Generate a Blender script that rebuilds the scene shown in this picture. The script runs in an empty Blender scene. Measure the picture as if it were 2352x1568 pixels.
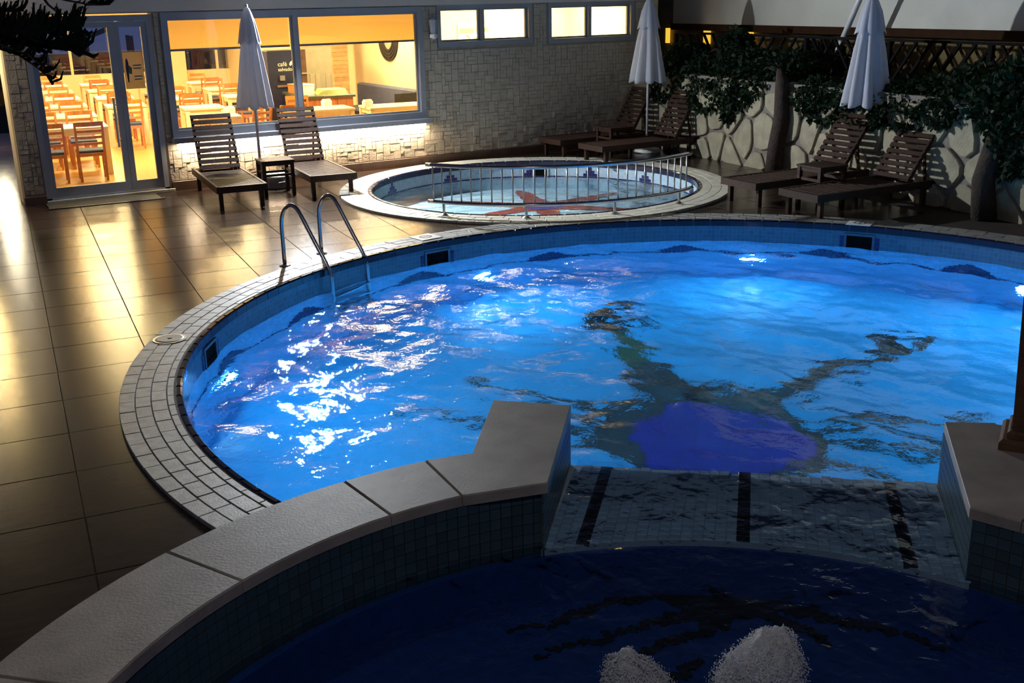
import bpy, bmesh, math, random
import numpy as np
from mathutils import Vector, Matrix, noise as mnoise

random.seed(7)
C = bpy.context.scene.collection
SC = bpy.context.scene
PI = math.pi

# ------------------------------------------------------------------ camera
cam_d = bpy.data.cameras.new('camera')
cam = bpy.data.objects.new('camera', cam_d)
C.objects.link(cam)
SC.camera = cam
FPX, YAW, PITCH, ROLL = 2485.3, 0.5435, 0.3072, 0.0201
cam_d.sensor_width = 36.0
cam_d.lens = FPX / 2352 * 36.0
cam_d.clip_start, cam_d.clip_end = 0.05, 400
_f = Vector((math.sin(YAW) * math.cos(PITCH), math.cos(YAW) * math.cos(PITCH), -math.sin(PITCH)))
_r = Vector((math.cos(YAW), -math.sin(YAW), 0))
_d = _f.cross(_r)
_r2 = math.cos(ROLL) * _r + math.sin(ROLL) * _d
_d2 = -math.sin(ROLL) * _r + math.cos(ROLL) * _d
cam.matrix_world = Matrix(((_r2.x, -_d2.x, -_f.x, 0), (_r2.y, -_d2.y, -_f.y, 0), (_r2.z, -_d2.z, -_f.z, 2.6), (0, 0, 0, 1)))

# ------------------------------------------------------------------ world, lights, exposure
W = bpy.data.worlds.new('dusk_sky')
SC.world = W
W.use_nodes = True
nt = W.node_tree
nt.nodes.clear()
_o = nt.nodes.new('ShaderNodeOutputWorld')
_b = nt.nodes.new('ShaderNodeBackground')
_tc = nt.nodes.new('ShaderNodeTexCoord')
_sx = nt.nodes.new('ShaderNodeSeparateXYZ')
_cr = nt.nodes.new('ShaderNodeValToRGB')
nt.links.new(_tc.outputs['Generated'], _sx.inputs[0])
nt.links.new(_sx.outputs['Z'], _cr.inputs[0])
_cr.color_ramp.elements[0].position = 0.0
_cr.color_ramp.elements[0].color = (0.045, 0.06, 0.14, 1)
_cr.color_ramp.elements[1].position = 0.55
_cr.color_ramp.elements[1].color = (0.010, 0.012, 0.018, 1)
nt.links.new(_cr.outputs[0], _b.inputs['Color'])
_b.inputs['Strength'].default_value = 1.0
nt.links.new(_b.outputs[0], _o.inputs[0])

vs = SC.view_settings
SC.display_settings.display_device = 'sRGB'
vs.view_transform = 'Standard'
vs.look = 'None'
vs.gamma = 1.0
vs.use_curve_mapping = False
vs.exposure = 0.0
SC.cycles.use_denoising = True
SC.cycles.max_bounces = 10
SC.cycles.transparent_max_bounces = 16
SC.cycles.sample_clamp_indirect = 6.0
SC.cycles.caustics_reflective = False


def light(kind, name, loc, energy, color, size=0.1, size_y=None, aim=None, spot=None):
    d = bpy.data.lights.new(name, kind)
    d.energy = energy
    d.color = color
    if kind == 'AREA':
        d.size = size
        if size_y:
            d.shape = 'RECTANGLE'
            d.size_y = size_y
    else:
        d.shadow_soft_size = size
    if spot:
        d.spot_size, d.spot_blend = spot
    o = bpy.data.objects.new(name, d)
    o.location = loc
    if aim is not None:
        o.rotation_euler = (Vector(aim) - Vector(loc)).to_track_quat('-Z', 'Y').to_euler()
    C.objects.link(o)
    return o


FLOOD = (5.90, 15.78, 2.72)
light('AREA', 'flood_light', FLOOD, 690, (0.86, 0.93, 1.0), 0.16, 0.16, aim=(FLOOD[0] + 0.3, FLOOD[1] - 10, FLOOD[2] - 3.2))
light('POINT', 'balcony_light', (-0.6, -0.2, 5.6), 200, (1.0, 0.93, 0.88), 0.15)
light('POINT', 'corner_light', (1.40, 17.3, 2.30), 120, (1.0, 0.72, 0.30), 0.10)
light('POINT', 'eave_light', (0.75, 15.80, 2.42), 50, (1.0, 0.80, 0.52), 0.08)
light('POINT', 'passage_light', (2.50, 23.2, 1.30), 95, (1.0, 0.86, 0.58), 0.12)
light('AREA', 'sill_light', (6.12, 16.02, 0.665), 110, (1.0, 0.80, 0.55), 4.0, 0.03, aim=(6.12, 16.07, 0))
TAZ = 0.1167                     # the deck, the restaurant and the stone wall share axes turned by this angle
UX = Vector((math.cos(TAZ), -math.sin(TAZ), 0))
VX = Vector((math.sin(TAZ), math.cos(TAZ), 0))
IO = Vector((3.0, 17.5, 0.05))   # origin of the restaurant's own axes


def inn(u, v, z=0.0):
    return IO + UX * u + VX * v + Vector((0, 0, z))


for _u, _v, _e in ((0.6, 1.6, 195), (0.6, 6.0, 215), (0.9, 10.8, 215), (3.2, 1.2, 185), (3.2, 5.6, 205), (3.2, 10.5, 215), (5.6, 3.0, 175)):
    light('AREA', 'ceiling_light', inn(_u, _v, 2.72), _e, (1.0, 0.76, 0.36), 1.0, 1.0, aim=inn(_u, _v, 0))
light('AREA', 'kitchen_light', (10.3, 17.6, 2.85), 170, (1.0, 0.84, 0.42), 1.4, 0.5, aim=(10.3, 18.2, 0))
light('AREA', 'kitchen_light', (12.0, 17.6, 2.85), 190, (1.0, 0.86, 0.45), 0.9, 0.5, aim=(12.0, 18.4, 0))


# ------------------------------------------------------------------ materials
def mat(name, col, rough=0.6, metal=0.0, var=0.0, vscale=6.0, bump=0.0, bscale=30.0, rnd=0.0, spec=0.5, coord='Object', stretch=None, trans=None):
    m = bpy.data.materials.new(name)
    m.use_nodes = True
    t = m.node_tree
    p = t.nodes['Principled BSDF']
    p.inputs['Base Color'].default_value = (*col, 1)
    p.inputs['Roughness'].default_value = rough
    p.inputs['Metallic'].default_value = metal
    p.inputs['Specular IOR Level'].default_value = spec
    tc = mp = None
    if var or bump:
        tc = t.nodes.new('ShaderNodeTexCoord')
        mp = t.nodes.new('ShaderNodeMapping')
        t.links.new(tc.outputs[coord], mp.inputs[0])
        if stretch:
            mp.inputs['Scale'].default_value = stretch
    src = None
    if var:
        n = t.nodes.new('ShaderNodeTexNoise')
        n.inputs['Scale'].default_value = vscale
        n.inputs['Detail'].default_value = 5
        t.links.new(mp.outputs[0], n.inputs['Vector'])
        r = t.nodes.new('ShaderNodeMapRange')
        r.inputs[1].default_value, r.inputs[2].default_value = 0.3, 0.7
        r.inputs[3].default_value, r.inputs[4].default_value = 1 - var, 1 + var
        t.links.new(n.outputs[0], r.inputs[0])
        src = r.outputs[0]
    if rnd:
        oi = t.nodes.new('ShaderNodeObjectInfo')
        r = t.nodes.new('ShaderNodeMapRange')
        r.inputs[3].default_value, r.inputs[4].default_value = 1 - rnd, 1 + rnd
        t.links.new(oi.outputs['Random'], r.inputs[0])
        if src:
            mu = t.nodes.new('ShaderNodeMath')
            mu.operation = 'MULTIPLY'
            t.links.new(src, mu.inputs[0])
            t.links.new(r.outputs[0], mu.inputs[1])
            src = mu.outputs[0]
        else:
            src = r.outputs[0]
    if src:
        mx = t.nodes.new('ShaderNodeVectorMath')
        mx.operation = 'SCALE'
        mx.inputs[0].default_value = col
        t.links.new(src, mx.inputs['Scale'])
        t.links.new(mx.outputs[0], p.inputs['Base Color'])
    if bump:
        n = t.nodes.new('ShaderNodeTexNoise')
        n.inputs['Scale'].default_value = bscale
        n.inputs['Detail'].default_value = 4
        t.links.new(mp.outputs[0], n.inputs['Vector'])
        b = t.nodes.new('ShaderNodeBump')
        b.inputs['Strength'].default_value = bump
        b.inputs['Distance'].default_value = 0.02
        t.links.new(n.outputs[0], b.inputs['Height'])
        t.links.new(b.outputs[0], p.inputs['Normal'])
    if trans:
        out = t.nodes['Material Output']
        tr = t.nodes.new('ShaderNodeBsdfTranslucent')
        tr.inputs[0].default_value = (*trans[1], 1)
        mxs = t.nodes.new('ShaderNodeMixShader')
        mxs.inputs[0].default_value = trans[0]
        t.links.new(p.outputs[0], mxs.inputs[1])
        t.links.new(tr.outputs[0], mxs.inputs[2])
        t.links.new(mxs.outputs[0], out.inputs[0])
    return m


def emit(name, col, s):
    m = bpy.data.materials.new(name)
    m.use_nodes = True
    t = m.node_tree
    p = t.nodes['Principled BSDF']
    p.inputs['Base Color'].default_value = (*col, 1)
    p.inputs['Emission Color'].default_value = (*col, 1)
    p.inputs['Emission Strength'].default_value = s
    return m


def clear(name, tint=(1, 1, 1), gloss=(1, 1, 1), rough=0.0, ior=1.45, bump=None):
    """a thin clear sheet: straight through, with Fresnel reflection"""
    m = bpy.data.materials.new(name)
    m.use_nodes = True
    t = m.node_tree
    t.nodes.clear()
    o = t.nodes.new('ShaderNodeOutputMaterial')
    mx = t.nodes.new('ShaderNodeMixShader')
    tr = t.nodes.new('ShaderNodeBsdfTransparent')
    gl = t.nodes.new('ShaderNodeBsdfGlossy')
    fr = t.nodes.new('ShaderNodeFresnel')
    fr.inputs['IOR'].default_value = ior
    tr.inputs[0].default_value = (*tint, 1)
    gl.inputs['Color'].default_value = (*gloss, 1)
    gl.inputs['Roughness'].default_value = rough
    t.links.new(fr.outputs[0], mx.inputs[0])
    t.links.new(tr.outputs[0], mx.inputs[1])
    t.links.new(gl.outputs[0], mx.inputs[2])
    t.links.new(mx.outputs[0], o.inputs[0])
    if bump:
        water_bump(t, bump, (gl, fr))
    return m


def water_bump(t, bump, targets):
    tc = t.nodes.new('ShaderNodeTexCoord')
    prev = None
    for (sc, st, di) in bump:
        n = t.nodes.new('ShaderNodeTexNoise')
        n.inputs['Scale'].default_value = sc
        n.inputs['Detail'].default_value = 2
        n.inputs['Distortion'].default_value = 0.6
        t.links.new(tc.outputs['Object'], n.inputs['Vector'])
        b = t.nodes.new('ShaderNodeBump')
        b.inputs['Strength'].default_value = st
        b.inputs['Distance'].default_value = di
        t.links.new(n.outputs[0], b.inputs['Height'])
        if prev:
            t.links.new(prev.outputs[0], b.inputs['Normal'])
        prev = b
    for g in targets:
        t.links.new(prev.outputs[0], g.inputs['Normal'])


def tilemat(name, col, grout, size=0.05, rough=0.25, var=0.12, gw=0.06):
    """small square mosaic tiles on a UV map measured in metres"""
    m = bpy.data.materials.new(name)
    m.use_nodes = True
    t = m.node_tree
    p = t.nodes['Principled BSDF']
    p.inputs['Roughness'].default_value = rough
    uv = t.nodes.new('ShaderNodeUVMap')
    br = t.nodes.new('ShaderNodeTexBrick')
    br.offset = 0.0
    br.inputs['Scale'].default_value = 1.0
    br.inputs['Brick Width'].default_value = size
    br.inputs['Row Height'].default_value = size
    br.inputs['Mortar Size'].default_value = size * gw
    br.inputs['Color1'].default_value = (*[c * (1 - var) for c in col], 1)
    br.inputs['Color2'].default_value = (*[min(1, c * (1 + var)) for c in col], 1)
    br.inputs['Mortar'].default_value = (*grout, 1)
    t.links.new(uv.outputs[0], br.inputs['Vector'])
    t.links.new(br.outputs['Color'], p.inputs['Base Color'])
    b = t.nodes.new('ShaderNodeBump')
    b.inputs['Strength'].default_value = 0.3
    b.inputs['Distance'].default_value = 0.003
    b.invert = True
    t.links.new(br.outputs['Fac'], b.inputs['Height'])
    t.links.new(b.outputs[0], p.inputs['Normal'])
    return m


M = {}
M['deck'] = mat('deck_tile', (0.036, 0.022, 0.016), 0.20, spec=0.17, var=0.3, vscale=3.0, bump=0.035, bscale=60, rnd=0.06, stretch=(1, 5, 1))
M['grout'] = mat('deck_grout', (0.034, 0.024, 0.018), 0.8, var=0.2)
M['paver'] = mat('coping_paver', (0.30, 0.30, 0.29), 0.5, var=0.22, vscale=14, bump=0.12, bscale=80, rnd=0.10)
M['pavgrout'] = mat('paver_mortar', (0.10, 0.09, 0.08), 0.9, var=0.2)
M['lip'] = mat('lip_tile', (0.014, 0.011, 0.032), 0.11, rnd=0.15)
M['navy'] = mat('navy_tile', (0.02, 0.018, 0.11), 0.2, rnd=0.2)
M['poolwall'] = tilemat('pool_wall_mosaic', (0.13, 0.40, 0.76), (0.22, 0.44, 0.70))
M['poolwall_dim'] = tilemat('dimmed_pool_wall_mosaic', (0.055, 0.115, 0.20), (0.085, 0.15, 0.22))  # pool wall mosaic darkened to stand for the weaker light above the water
M['poolfloor'] = tilemat('pool_floor_mosaic', (0.07, 0.48, 0.87), (0.12, 0.52, 0.84), var=0.06)
M['smallwall'] = tilemat('paddling_wall_mosaic', (0.42, 0.58, 0.70), (0.55, 0.62, 0.66))
M['smallfloor'] = tilemat('paddling_floor_mosaic', (0.60, 0.78, 0.85), (0.7, 0.76, 0.78))
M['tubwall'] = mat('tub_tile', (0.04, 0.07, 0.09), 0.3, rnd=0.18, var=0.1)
M['tubgrout'] = mat('tub_grout', (0.075, 0.062, 0.045), 0.85)
M['weirtile'] = mat('weir_tile', (0.36, 0.50, 0.66), 0.3, rnd=0.14, var=0.1)
M['weirgrout'] = mat('spillway_grout', (0.30, 0.40, 0.48), 0.8)
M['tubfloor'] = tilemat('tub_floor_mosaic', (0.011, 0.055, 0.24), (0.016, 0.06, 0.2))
M['darkmosaic'] = mat('dark_mosaic', (0.012, 0.014, 0.016), 0.5, var=0.5, vscale=20)
M['crabdark'] = mat('crab_dark_mosaic', (0.016, 0.015, 0.012), 0.5, var=0.6, vscale=22)
M['crabolive'] = mat('crab_olive_mosaic', (0.05, 0.09, 0.03), 0.5, var=0.5, vscale=22)
M['crabblue'] = mat('crab_violet_mosaic', (0.022, 0.014, 0.30), 0.4, var=0.4, vscale=26)
M['starred'] = mat('star_red_mosaic', (0.36, 0.05, 0.018), 0.5, var=0.4, vscale=26)
M['starviolet'] = mat('star_violet_mosaic', (0.10, 0.05, 0.25), 0.5, var=0.4, vscale=26)
M['cap'] = mat('cap_stone', (0.29, 0.25, 0.222), 0.55, var=0.2, vscale=5, bump=0.1, bscale=70, rnd=0.07)
M['stone'] = mat('split_stone', (0.42, 0.36, 0.28), 0.8, var=0.14, vscale=8, bump=0.4, bscale=35, rnd=0.16)
M['mortar'] = mat('wall_mortar', (0.34, 0.29, 0.23), 0.9, var=0.15)
M['plaster'] = mat('white_plaster', (0.74, 0.68, 0.60), 0.85, var=0.05, vscale=3, bump=0.1, bscale=60)
M['parapet'] = mat('pale_parapet', (0.62, 0.62, 0.55), 0.9, var=0.08, vscale=1.5, bump=0.15, bscale=40)
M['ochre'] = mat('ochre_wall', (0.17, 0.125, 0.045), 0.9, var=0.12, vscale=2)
M['base'] = mat('brown_baseboard', (0.10, 0.055, 0.035), 0.35, var=0.2, rnd=0.1)
M['alu'] = mat('grey_aluminium', (0.30, 0.31, 0.35), 0.45, 0.2, var=0.06, vscale=3)
M['chrome'] = mat('stainless_steel', (0.62, 0.62, 0.63), 0.16, 1.0)
M['brushed'] = mat('brushed_steel', (0.55, 0.54, 0.52), 0.3, 1.0)
M['glass'] = clear('window_glass')
M['blind'] = mat('roller_blind', (0.62, 0.46, 0.20), 0.9, var=0.05, vscale=60, stretch=(1, 1, 12), trans=(0.7, (0.98, 0.80, 0.44)))
M['teak'] = mat('dark_teak', (0.040, 0.020, 0.013), 0.5, var=0.35, vscale=4, bump=0.15, bscale=40, rnd=0.15, spec=0.2, stretch=(6, 1, 6))
M['canvas'] = mat('white_canvas', (0.62, 0.64, 0.72), 0.85, var=0.05, vscale=8, bump=0.15, bscale=200, trans=(0.35, (0.75, 0.75, 0.8)))
M['whitepole'] = mat('white_pole', (0.62, 0.63, 0.64), 0.35, rnd=0.02)
M['whiteplastic'] = mat('white_plastic', (0.72, 0.71, 0.68), 0.4, var=0.04)
M['handlegrey'] = mat('satin_grey_handle', (0.50, 0.47, 0.40), 0.4)
M['skimframe'] = mat('blue_grey_frame', (0.05, 0.10, 0.17), 0.5)
M['void'] = mat('dark_opening', (0.004, 0.004, 0.004), 0.9, spec=0.05)
M['markerwhite'] = mat('glazed_white_tile', (0.85, 0.85, 0.84), 0.3)
M['greyplastic'] = mat('grey_plastic', (0.18, 0.18, 0.2), 0.45, var=0.1)
M['black'] = mat('black_plastic', (0.012, 0.012, 0.014), 0.4)
M['mat'] = mat('door_mat', (0.075, 0.06, 0.035), 0.95, var=0.3, vscale=40, bump=0.5, bscale=120)
M['honey'] = mat('honey_wood', (0.47, 0.18, 0.04), 0.38, var=0.18, vscale=5, rnd=0.12, stretch=(5, 5, 1))
M['seat'] = mat('navy_seat', (0.03, 0.045, 0.10), 0.6, var=0.1)
M['tablewhite'] = mat('cream_table', (0.80, 0.70, 0.48), 0.4, var=0.04)
M['napkin'] = mat('paper_napkins', (0.85, 0.80, 0.68), 0.8, var=0.05)
M['cream'] = mat('cream_wall', (0.76, 0.65, 0.42), 0.85, var=0.04, vscale=2)
M['infloor'] = mat('restaurant_floor', (0.56, 0.32, 0.09), 0.3, var=0.2, vscale=5, stretch=(1, 6, 1))
M['ceil'] = mat('ceiling_paint', (0.75, 0.70, 0.60), 0.9, var=0.02)
M['counterwood'] = mat('counter_wood', (0.33, 0.12, 0.035), 0.4, var=0.25, vscale=4, stretch=(6, 6, 1))
M['countertop'] = mat('dark_counter_top', (0.05, 0.055, 0.04), 0.2, var=0.2)
M['navycab'] = mat('navy_cabinet', (0.012, 0.018, 0.05), 0.35, var=0.1)
M['letter'] = mat('cream_lettering', (0.85, 0.78, 0.62), 0.6)
M['steelgrey'] = mat('grey_steel_panel', (0.36, 0.33, 0.24), 0.38, 0.3, var=0.08)
M['clothyel'] = mat('yellow_green_cloth', (0.72, 0.68, 0.26), 0.9, var=0.12, vscale=14)
M['sofa'] = mat('slate_blue_upholstery', (0.085, 0.095, 0.17), 0.8, var=0.1, vscale=30, bump=0.2, bscale=160)
M['paper'] = mat('poster_paper', (0.62, 0.55, 0.40), 0.7, var=0.06, trans=(0.5, (0.6, 0.52, 0.36)))
M['green'] = mat('poster_green', (0.10, 0.32, 0.06), 0.7, var=0.3)
M['figdark'] = mat('poster_dark', (0.03, 0.04, 0.04), 0.7)
M['rock'] = mat('wall_stone_slab', (0.31, 0.275, 0.19), 0.85, var=0.22, vscale=5, bump=0.5, bscale=25, rnd=0.14)
M['rockmortar'] = mat('stone_wall_mortar', (0.20, 0.175, 0.15), 0.95, var=0.2, vscale=10, bump=0.4, bscale=40)
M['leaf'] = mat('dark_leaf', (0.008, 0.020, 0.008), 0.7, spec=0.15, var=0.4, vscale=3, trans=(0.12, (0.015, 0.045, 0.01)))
M['bark'] = mat('bark', (0.032, 0.019, 0.013), 0.9, var=0.4, vscale=10, bump=0.6, bscale=30)
M['needle'] = mat('conifer_needle', (0.006, 0.009, 0.006), 0.9, spec=0.08, var=0.3)
M['lattice'] = mat('lattice_wood', (0.007, 0.006, 0.007), 0.9, spec=0.08, var=0.2)
M['latticeb'] = mat('brown_lattice', (0.035, 0.016, 0.007), 0.9, spec=0.1, var=0.2)
M['soil'] = mat('planter_soil', (0.02, 0.014, 0.01), 1.0, var=0.4, vscale=15)
M['rust'] = mat('rusty_brown_post', (0.10, 0.045, 0.02), 0.75, var=0.3, vscale=9, bump=0.3, bscale=50)
M['foam'] = mat('white_water_foam', (0.92, 0.92, 0.94), 0.3, var=0.12, vscale=60, bump=0.6, bscale=220, trans=(0.4, (0.6, 0.62, 0.66)))
_fm = M['foam'].node_tree
_fo = _fm.nodes['Material Output']
_src = _fo.inputs[0].links[0].from_socket
_fn = _fm.nodes.new('ShaderNodeTexNoise')
_fn.inputs['Scale'].default_value = 130
_fn.inputs['Detail'].default_value = 3
_fr = _fm.nodes.new('ShaderNodeMapRange')
_fr.inputs[1].default_value, _fr.inputs[2].default_value = 0.42, 0.60
_fr.inputs[3].default_value, _fr.inputs[4].default_value = 0.0, 0.3
_ft = _fm.nodes.new('ShaderNodeTexCoord')
_fm.links.new(_ft.outputs['Object'], _fn.inputs['Vector'])
_fm.links.new(_fn.outputs[0], _fr.inputs[0])
_fx = _fm.nodes.new('ShaderNodeMixShader')
_fb = _fm.nodes.new('ShaderNodeBsdfTransparent')
_fm.links.new(_fr.outputs[0], _fx.inputs[0])
_fm.links.new(_src, _fx.inputs[1])
_fm.links.new(_fb.outputs[0], _fx.inputs[2])
_fm.links.new(_fx.outputs[0], _fo.inputs[0])
M['droplet'] = mat('water_droplet', (0.85, 0.86, 0.9), 0.12, trans=(0.4, (0.8, 0.82, 0.88)))
M['hedge'] = mat('distant_scrub', (0.05, 0.03, 0.016), 0.95, var=0.5, vscale=4)
M['dirt'] = mat('outer_ground', (0.045, 0.035, 0.028), 0.95, var=0.3, vscale=2)
M['lamp_blue'] = emit('pool_lamp_glow', (0.17, 0.61, 1.0), 345)
M['lamp_warm'] = emit('warm_lamp_glow', (1.0, 0.62, 0.06), 0.9)
M['lamp_flood'] = emit('flood_lens_glow', (0.85, 0.93, 1.0), 60)
M['led'] = emit('led_strip_glow', (1.0, 0.82, 0.58), 8)
M['lamp_ceiling'] = emit('ceiling_lens_glow', (1.0, 0.78, 0.45), 8)

_wm = bpy.data.materials.new('pool_water')
_wm.use_nodes = True
_t = _wm.node_tree
_t.nodes.clear()
_out = _t.nodes.new('ShaderNodeOutputMaterial')
_gl = _t.nodes.new('ShaderNodeBsdfGlass')
_gl.inputs['IOR'].default_value = 1.333
_gl.inputs['Roughness'].default_value = 0.0
_gl.inputs['Color'].default_value = (0.97, 0.99, 1.0, 1)
_t.links.new(_gl.outputs[0], _out.inputs[0])
water_bump(_t, ((13, 0.45, 0.010), (36, 0.32, 0.003)), (_gl,))
M['water'] = _wm
M['smallwater'] = clear('paddling_water', (0.86, 0.95, 0.98), ior=1.16, bump=((8, 0.5, 0.03), (26, 0.5, 0.012)))
M['tubwater'] = clear('tub_water', (0.78, 0.88, 0.98), ior=1.333, bump=((4, 0.5, 0.04), (13, 0.4, 0.016)))


# ------------------------------------------------------------------ geometry helpers
class MB:
    def __init__(s):
        s.v, s.f, s.uv = [], [], {}

    def add(s, vs, fs, uvs=None):
        n = len(s.v)
        s.v.extend([tuple(p) for p in vs])
        for i, f in enumerate(fs):
            if uvs:
                s.uv[len(s.f)] = uvs[i]
            s.f.append(tuple(n + k for k in f))
        return s

    def box(s, x0, x1, y0, y1, z0, z1, R=None, o=(0, 0, 0), bev=0.0):
        b = bev
        if b <= 0:
            p = [(x, y, z) for z in (z0, z1) for y in (y0, y1) for x in (x0, x1)]
            f = [(0, 2, 3, 1), (4, 5, 7, 6), (0, 1, 5, 4), (2, 6, 7, 3), (0, 4, 6, 2), (1, 3, 7, 5)]
        else:      # chamfered along the top edges
            p = [(x0, y0, z0), (x1, y0, z0), (x1, y1, z0), (x0, y1, z0), (x0, y0, z1 - b), (x1, y0, z1 - b), (x1, y1, z1 - b), (x0, y1, z1 - b),
                 (x0 + b, y0 + b, z1), (x1 - b, y0 + b, z1), (x1 - b, y1 - b, z1), (x0 + b, y1 - b, z1)]
            f = [(3, 2, 1, 0), (8, 9, 10, 11)] + [(i, (i + 1) % 4, 4 + (i + 1) % 4, 4 + i) for i in range(4)] + [(4 + i, 4 + (i + 1) % 4, 8 + (i + 1) % 4, 8 + i) for i in range(4)]
        if R is not None:
            p = [tuple(R @ Vector(q) + Vector(o)) for q in p]
        elif o != (0, 0, 0):
            p = [(q[0] + o[0], q[1] + o[1], q[2] + o[2]) for q in p]
        return s.add(p, f)

    def beam(s, a, b, w, h, up=(0, 0, 1)):
        a, b = Vector(a), Vector(b)
        d = (b - a).normalized()
        u = Vector(up)
        if abs(d.dot(u)) > 0.98:
            u = Vector((1, 0, 0))
        x = d.cross(u).normalized() * w / 2
        y = x.cross(d).normalized() * h / 2
        p = [e + i * x + j * y for e in (a, b) for (i, j) in ((-1, -1), (1, -1), (1, 1), (-1, 1))]
        return s.add(p, [(3, 2, 1, 0), (4, 5, 6, 7)] + [(i, (i + 1) % 4, 4 + (i + 1) % 4, 4 + i) for i in range(4)])

    def tube(s, path, r, n=10, closed=False):
        P = [Vector(p) for p in path]
        k = len(P)
        rs = r if isinstance(r, (list, tuple)) else [r] * k
        ref = None
        rings = []
        for i in range(k):
            d = (P[(i + 1) % k] - P[i - 1]) if closed else (P[min(i + 1, k - 1)] - P[max(i - 1, 0)])
            d.normalize()
            if ref is None:
                ref = d.orthogonal().normalized()
            ref = (ref - d * ref.dot(d))
            ref = ref.normalized() if ref.length > 1e-6 else d.orthogonal().normalized()
            q = d.cross(ref)
            rings.append([P[i] + (ref * math.cos(2 * PI * j / n) + q * math.sin(2 * PI * j / n)) * rs[i] for j in range(n)])
        vs = [p for rg in rings for p in rg]
        fs = []
        for i in range(k if closed else k - 1):
            a, b = i * n, ((i + 1) % k) * n
            fs += [(a + j, a + (j + 1) % n, b + (j + 1) % n, b + j) for j in range(n)]
        if not closed:
            fs += [tuple(reversed(range(n))), tuple(range((k - 1) * n, k * n))]
        return s.add(vs, fs)

    def lathe(s, prof, n=24, o=(0, 0, 0), mod=None):
        vs, fs = [], []
        hollow = prof[0][0] == prof[-1][0] and prof[0][1] != prof[-1][1] and len(prof) == 4 and prof[1][1] == prof[0][1]
        for (r, z) in prof:
            for j in range(n):
                a = 2 * PI * j / n
                rr = r * (mod(a, z) if mod else 1)
                vs.append((o[0] + rr * math.cos(a), o[1] + rr * math.sin(a), o[2] + z))
        for i in range(len(prof) - 1):
            fs += [(i * n + j, i * n + (j + 1) % n, (i + 1) * n + (j + 1) % n, (i + 1) * n + j) for j in range(n)]
        if hollow:                       # a ring: close it through its bore
            k = (len(prof) - 1) * n
            fs += [(k + j, k + (j + 1) % n, (j + 1) % n, j) for j in range(n)]
        else:
            fs += [tuple(reversed(range(n))), tuple(range((len(prof) - 1) * n, len(prof) * n))]
        return s.add(vs, fs)

    def prism(s, poly, z0, z1, bev=0.0):
        n = len(poly)
        vs = [(x, y, z0) for x, y in poly] + [(x, y, z1 - bev) for x, y in poly]
        fs = [tuple(reversed(range(n)))] + [(i, (i + 1) % n, n + (i + 1) % n, n + i) for i in range(n)]
        if bev:
            cx, cy = sum(p[0] for p in poly) / n, sum(p[1] for p in poly) / n
            for x, y in poly:
                d = math.hypot(x - cx, y - cy) or 1
                vs.append((x - (x - cx) / d * bev, y - (y - cy) / d * bev, z1))
            fs += [(n + i, n + (i + 1) % n, 2 * n + (i + 1) % n, 2 * n + i) for i in range(n)] + [tuple(range(2 * n, 3 * n))]
        else:
            fs.append(tuple(range(n, 2 * n)))
        return s.add(vs, fs)

    def arcbox(s, c, r0, r1, a0, a1, z0, z1, n=3, bev=0.0):
        """one curved block between two radii and two angles"""
        vs, fs = [], []
        da = bev / max(r0, 0.1)
        for i in range(n + 1):
            a = a0 + (a1 - a0) * i / n
            ai = min(max(a, a0 + da), a1 - da)
            for (r, z, aa) in ((r0, z0, a), (r1, z0, a), (r1, z1 - bev, a), (r1 - bev, z1, ai), (r0 + bev, z1, ai), (r0, z1 - bev, a)):
                vs.append((c[0] + r * math.cos(aa), c[1] + r * math.sin(aa), z))
        for i in range(n):
            p, q = i * 6, (i + 1) * 6
            fs += [(p + j, p + (j + 1) % 6, q + (j + 1) % 6, q + j) for j in range(6)]
        fs += [(5, 4, 3, 2, 1, 0), tuple(range(n * 6, n * 6 + 6))]
        return s.add(vs, fs)

    def mesh(s, name, material, smooth=False, org=(0, 0, 0)):
        me = bpy.data.meshes.new(name)
        ox, oy, oz = org
        me.from_pydata([(x - ox, y - oy, z - oz) for x, y, z in s.v], [], s.f)
        if s.uv:
            ul = me.uv_layers.new(name='UVMap')
            for p in me.polygons:
                u = s.uv.get(p.index)
                if u:
                    for k, li in enumerate(p.loop_indices):
                        ul.data[li].uv = u[k]
        if smooth:
            me.polygons.foreach_set('use_smooth', [True] * len(me.polygons))
        me.materials.append(M[material] if isinstance(material, str) else material)
        me.update()
        return me

    def build(s, name, material, parent=None, org=None, smooth=False, kind=None):
        """link as ONE object. Vertices are in the parent's own space, or in world space when org='world'"""
        o3 = (0, 0, 0)
        if org == 'world' and parent is not None:
            p = parent
            o3 = Vector((0, 0, 0))
            while p is not None:
                o3 = o3 + p.location
                p = p.parent
        o = bpy.data.objects.new(name, s.mesh(name, material, smooth, o3))
        C.objects.link(o)
        o.parent = parent
        if kind:
            o['kind'] = kind
        return o


def inst(name, me, parent=None, loc=(0, 0, 0), rz=0.0, rot=None, kind=None):
    o = bpy.data.objects.new(name, me)
    C.objects.link(o)
    o.parent = parent
    o.location = loc
    o.rotation_euler = rot if rot else (0, 0, rz)
    if kind:
        o['kind'] = kind
    return o


def tag(o, label=None, cat=None, group=None, kind=None):
    for k, v in (('label', label), ('category', cat), ('group', group), ('kind', kind)):
        if v:
            o[k] = v
    return o


def thing(name, label, cat, loc=(0, 0, 0), rz=0.0, group=None, kind=None):
    o = bpy.data.objects.new(name, None)
    C.objects.link(o)
    o.location = loc
    o.rotation_euler = (0, 0, rz)
    return tag(o, label, cat, group, kind)


def copy_tree(o, parent=None):
    c = o.copy()
    C.objects.link(c)
    c.parent = parent
    for ch in list(o.children):
        copy_tree(ch, c)
    return c


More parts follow.
